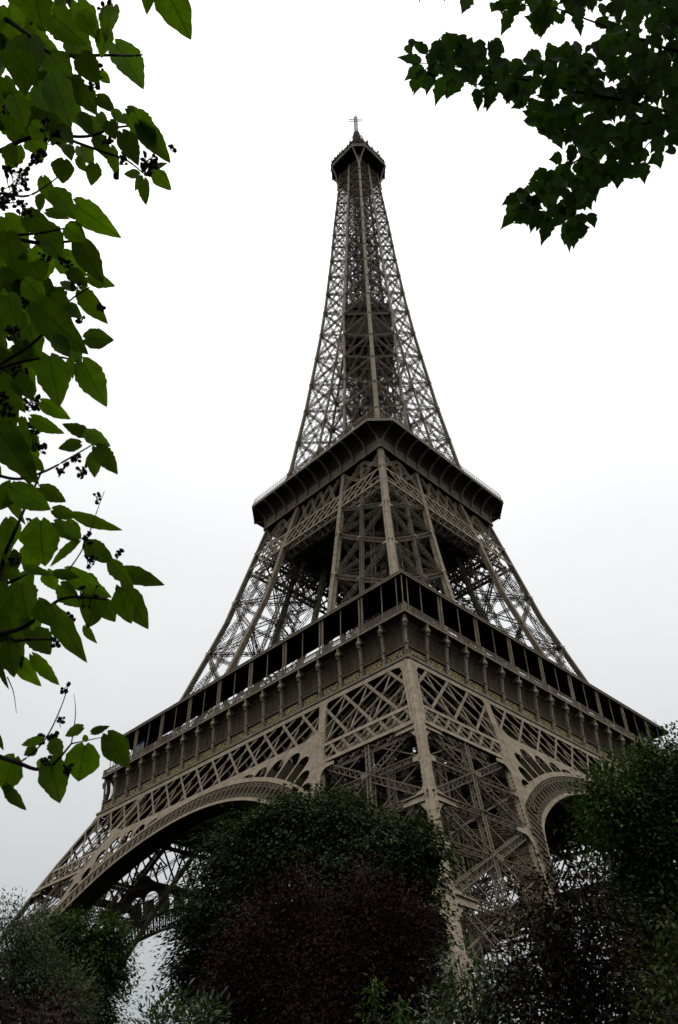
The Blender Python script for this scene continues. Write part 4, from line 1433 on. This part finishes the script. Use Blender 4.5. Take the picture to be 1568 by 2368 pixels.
# seed capsules on thin stalks
PAN = [(Z1, 640, 520, 12, 160), (Z1, 740, 560, 14, 130), (Z1, 600, 690, 9, 110), (Z1, 820, 60, 6, 90), (Z1, 860, 110, 4, 60), (Z1, 400, 1030, 12, 170), (Z1, 860, 1060, 14, 110), (Z1, 980, 1240, 12, 90), (Z1, 1170, 1260, 26, 110), (Z1, 1150, 1330, 14, 80), (Z1, 300, 1230, 16, 110), (Z1, 120, 1400, 34, 190), (Z1, 60, 1560, 28, 160), (Z1, 190, 1640, 14, 110), (Z1, 910, 1375, 5, 40), (Z1, 1350, 1160, 3, 40), (Z1, 740, 660, 12, 70), (Z1, 60, 860, 8, 60),
       (Z2, 340, 260, 12, 110), (Z2, 520, 280, 14, 90), (Z2, 580, 380, 5, 60), (Z2, 600, 480, 8, 60), (Z2, 800, 640, 8, 50), (Z2, 640, 740, 9, 60), (Z2, 120, 850, 14, 100), (Z2, 180, 620, 9, 80), (Z2, 150, 1170, 10, 110), (Z2, 180, 1260, 8, 70), (Z2, 250, 1400, 18, 110), (Z2, 60, 1440, 12, 100), (Z2, 270, 1590, 14, 90), (Z2, 330, 1740, 8, 80), (Z2, 600, 1830, 9, 60), (Z2, 640, 1920, 6, 70), (Z2, 30, 1340, 8, 60),
       (Z3, 480, 160, 10, 90), (Z3, 640, 190, 6, 60), (Z3, 260, 590, 11, 90), (Z3, 120, 860, 9, 90), (Z3, 690, 690, 10, 70), (Z3, 760, 380, 5, 70), (Z3, 930, 820, 5, 60), (Z3, 720, 880, 10, 100), (Z3, 540, 1300, 9, 70), (Z3, 440, 1500, 7, 80), (Z3, 950, 1120, 6, 90), (Z3, 680, 1150, 9, 160), (Z3, 130, 280, 7, 90),
       (Z4, 420, 870, 14, 80), (Z4, 490, 760, 6, 70), (Z4, 520, 500, 5, 70), (Z4, 330, 900, 8, 70), (Z4, 360, 1060, 6, 60), (Z4, 530, 1130, 9, 60)]
sph = [(math.cos(a)*math.cos(b), math.cos(a)*math.sin(b), math.sin(a)) for a in (-1.1, -.5, .1, .7) for b in np.linspace(0, 2*math.pi, 8)[:-1]]
sph = np.array(sph).reshape(4, 7, 3)
for i, (yo, x, y, n, sp_) in enumerate(PAN):
    cp = MB()
    st = MB()
    r_ = random.Random(500+i)
    d0 = 4.55+r_.uniform(-.15, .35)
    stem0 = at((x-sp_*.2)/3.391, yo+(y+sp_*.6)/3.391, d0)
    prev = stem0
    for j in range(n):
        q = at((x+r_.uniform(-1, 1)*sp_*.55)/3.391, yo+(y+r_.uniform(-1, 1)*sp_*.55)/3.391, d0+r_.uniform(-.05, .05))
        rad = r_.uniform(5.5, 11.0)/3.391*2.05*d0/FPX*(.85)
        ax = nrm(np.array([r_.uniform(-1, 1), r_.uniform(-1, 1), r_.uniform(-.2, 1.4)]))
        b1 = nrm(np.cross(ax, [.3, .8, .1]))
        b2 = np.cross(ax, b1)
        ring = sph[..., :1]*b1+sph[..., 1:2]*b2+sph[..., 2:]*ax*1.3
        base_n = cp.n
        V = (q-rb_+rad*ring)
        if n <= 6 and j:
            cp = MB()
        cp.loft(V, True, True)
        cp.add([q-rb_+rad*(1.15*math.cos(.7)*0+0)*ax+rad*ring[3, k2] for k2 in range(7)]+[q-rb_+ax*rad*1.75], None, [[k2, (k2+1) % 7, 7] for k2 in range(7)])
        if n <= 6:
            capo = cp.build('seed_capsule', CAPS, root, True)
        mid_ = (prev+q)/2+np.array([0, 0, -.004])
        st.bars([prev-rb_, mid_-rb_], [mid_-rb_, q-rb_], .0035, .0035, FW)
        if r_.random() < .45:
            prev = q*.6+prev*.4
    if n > 6:
        capo = cp.build('seed_cluster', CAPS, root, True)
    st.build('stalk', TWIG, capo)

# ---------------------------------------------------------------- the dark tree at the upper right
root = tag(empty('shady_tree', tuple(CAM+RT*6.4+HF*3.5-np.array([0, 0, 1.85]))), 'dark tree with pointed lobed leaves overhanging the upper right corner', 'tree')
rb_ = np.array(root.location)
POLY = [(40, 300), (130, 205), (215, 250), (320, 160), (480, 190), (520, 230), (540, 200), (640, 210), (655, 310), (730, 280), (880, 220), (1080, 220), (1130, 300), (1100, 170), (1130, 90), (1060, 60), (1055, 195), (960, 130), (900, 150), (820, 215), (780, 165), (740, 130), (690, 60), (615, 195), (600, 90), (550, 70), (560, -20), (480, -20), (480, 30), (405, 75), (380, -30), (300, 10), (300, -60), (1660, -60),
        (1660, 880), (1530, 850), (1480, 915), (1410, 860), (1390, 995), (1300, 950), (1240, 1025), (1150, 1000), (1160, 1085), (1120, 1100), (1125, 1235), (1050, 1295), (990, 1365), (915, 1290), (900, 1210), (830, 1335), (760, 1260), (700, 1200), (605, 1245), (670, 1130), (610, 1110), (690, 1030), (750, 980), (870, 910), (870, 850), (945, 835), (940, 750), (875, 800), (830, 765), (720, 660), (720, 590), (660, 590), (590, 510), (550, 605), (490, 600), (440, 480), (410, 480), (370, 530), (255, 575), (270, 460), (205, 520), (140, 510), (90, 435), (200, 370), (180, 340)]
PX = np.array(POLY, float)


def inside(P):
    x, y = P[:, 0], P[:, 1]
    r = np.zeros(len(P), bool)
    x0, y0 = PX[:, 0], PX[:, 1]
    x1, y1 = np.roll(x0, -1), np.roll(y0, -1)
    for a, b, c, d in zip(x0, y0, x1, y1):
        if b != d:
            hit = ((b > y) != (d > y)) & (x < (c-a)*(y-b)/(d-b)+a)
            r ^= hit
    return r


def sky_gap(x, y):
    return math.sin(x*.034+1.3*math.sin(y*.018))*math.sin(y*.038+1.1*math.sin(x*.023)) > .42


lf = MB()
cnt = 0
edge = [(180, 330, 45, 302, 75), (215, 285, 130, 207, 62), (190, 360, 88, 435, 90), (200, 375, 140, 515, 70), (245, 400, 205, 520, 75), (300, 420, 257, 573, 85), (390, 400, 320, 535, 110), (240, 330, 290, 195, 85), (370, 260, 310, 165, 100), (420, 265, 460, 190, 75), (550, 280, 620, 215, 100), (510, 290, 500, 250, 45), (570, 345, 650, 320, 95), (480, 480, 495, 605, 85), (560, 460, 540, 600, 95), (700, 1050, 612, 1108, 65), (700, 1130, 606, 1240, 80), (770, 1060, 690, 1080, 80), (870, 1180, 828, 1330, 90), (960, 1200, 990, 1362, 95), (800, 1150, 770, 1255, 75), (1040, 1200, 1050, 1292, 70), (1090, 1150, 1122, 1232, 75), (860, 920, 760, 975, 75), (940, 850, 870, 860, 80), (430, -20, 405, 72, 90), (580, 20, 560, 68, 70), (660, 60, 617, 192, 85), (810, 80, 785, 170, 80), (860, 80, 825, 212, 60), (1020, 90, 1050, 195, 70), (1450, 840, 1480, 912, 70), (1370, 880, 1388, 992, 90), (1240, 930, 1242, 1024, 90), (175, -60, 172, 25, 22), (320, -40, 305, 10, 40)]
items = [(x0, y0, x1, y1, wd, 6.3) for x0, y0, x1, y1, wd in edge]
r_ = random.Random(99)
tries = 0
while len(items) < 1150 and tries < 60000:
    tries += 1
    x, y = r_.uniform(30, 1650), r_.uniform(-60, 1360)
    l_ = r_.uniform(55, 112)
    a = r_.gauss(1.75, .95)
    x1, y1 = x+math.cos(a)*l_, y+math.sin(a)*l_
    wd = l_*r_.uniform(.62, .85)
    s_, c_ = math.sin(a), math.cos(a)
    T = np.array([(x, y), (x1, y1), (x+c_*l_*.35-s_*wd*.48, y+s_*l_*.35+c_*wd*.48), (x+c_*l_*.35+s_*wd*.48, y+s_*l_*.35-c_*wd*.48), ((x+x1)/2, (y+y1)/2)])
    if not inside(T).all():
        continue
    if sky_gap((x+x1)/2, (y+y1)/2) and r_.random() < .96:
        continue
    items.append((x, y, x1, y1, wd, r_.uniform(5.9, 7.4)))
for i, (x0, y0, x1, y1, wd, d0) in enumerate(items):
    r_ = random.Random(3000+i)
    A, B = at(895.9+x0/2.3327, y0/2.3327, d0), at(895.9+x1/2.3327, y1/2.3327, d0+r_.uniform(-.04, .04))
    hint = nrm(-FW+np.array([r_.uniform(-.4, .4), r_.uniform(-.4, .4), r_.uniform(-.3, .4)]))
    big_leaf(lf, A-rb_, B-rb_, wd/2.3327*d0/FPX*1.05, hint, .08, .14, 'lobed', 3000+i)
lf.build('foliage', MM, root, True)
bm_ = MB()
starts = []
for pts, r0_ in (([(150, 338), (330, 355), (560, 388), (780, 440), (1000, 490), (1300, 545), (1500, 600), (1900, 640)], .016), ([(780, 1120), (880, 1000), (1000, 880), (1200, 760), (1450, 640), (1800, 560)], .014), ([(600, 20), (900, 40), (1200, 150), (1500, 260), (1850, 330)], .014), ([(1330, 900), (1400, 780), (1500, 690), (1800, 640)], .01)):
    P = np.array([at(895.9+x/2.3327, y/2.3327, 6.45+.1*math.sin(i*1.3)) for i, (x, y) in enumerate(pts)])
    bm_.tube(P-rb_, np.linspace(.003, r0_, len(P)), 7)
    starts.append((P[-1]-rb_, r0_))
tk = MB()
TP = limb(tk, [0, 0, 0], np.array([-.2, .2, 11.0]), .26, .1, 0, 14, .04)
tk.build('trunk', BARK, root, True)
for P, r0_ in starts:
    zt = min(10.5, max(2.5, P[2]-.7))
    a = np.array([np.interp(zt, TP[:, 2], TP[:, i]) for i in range(3)])
    limb(bm_, a, P, .06, r0_, -.03, 8, .05)
bm_.build('branch', TWIG, root, True)
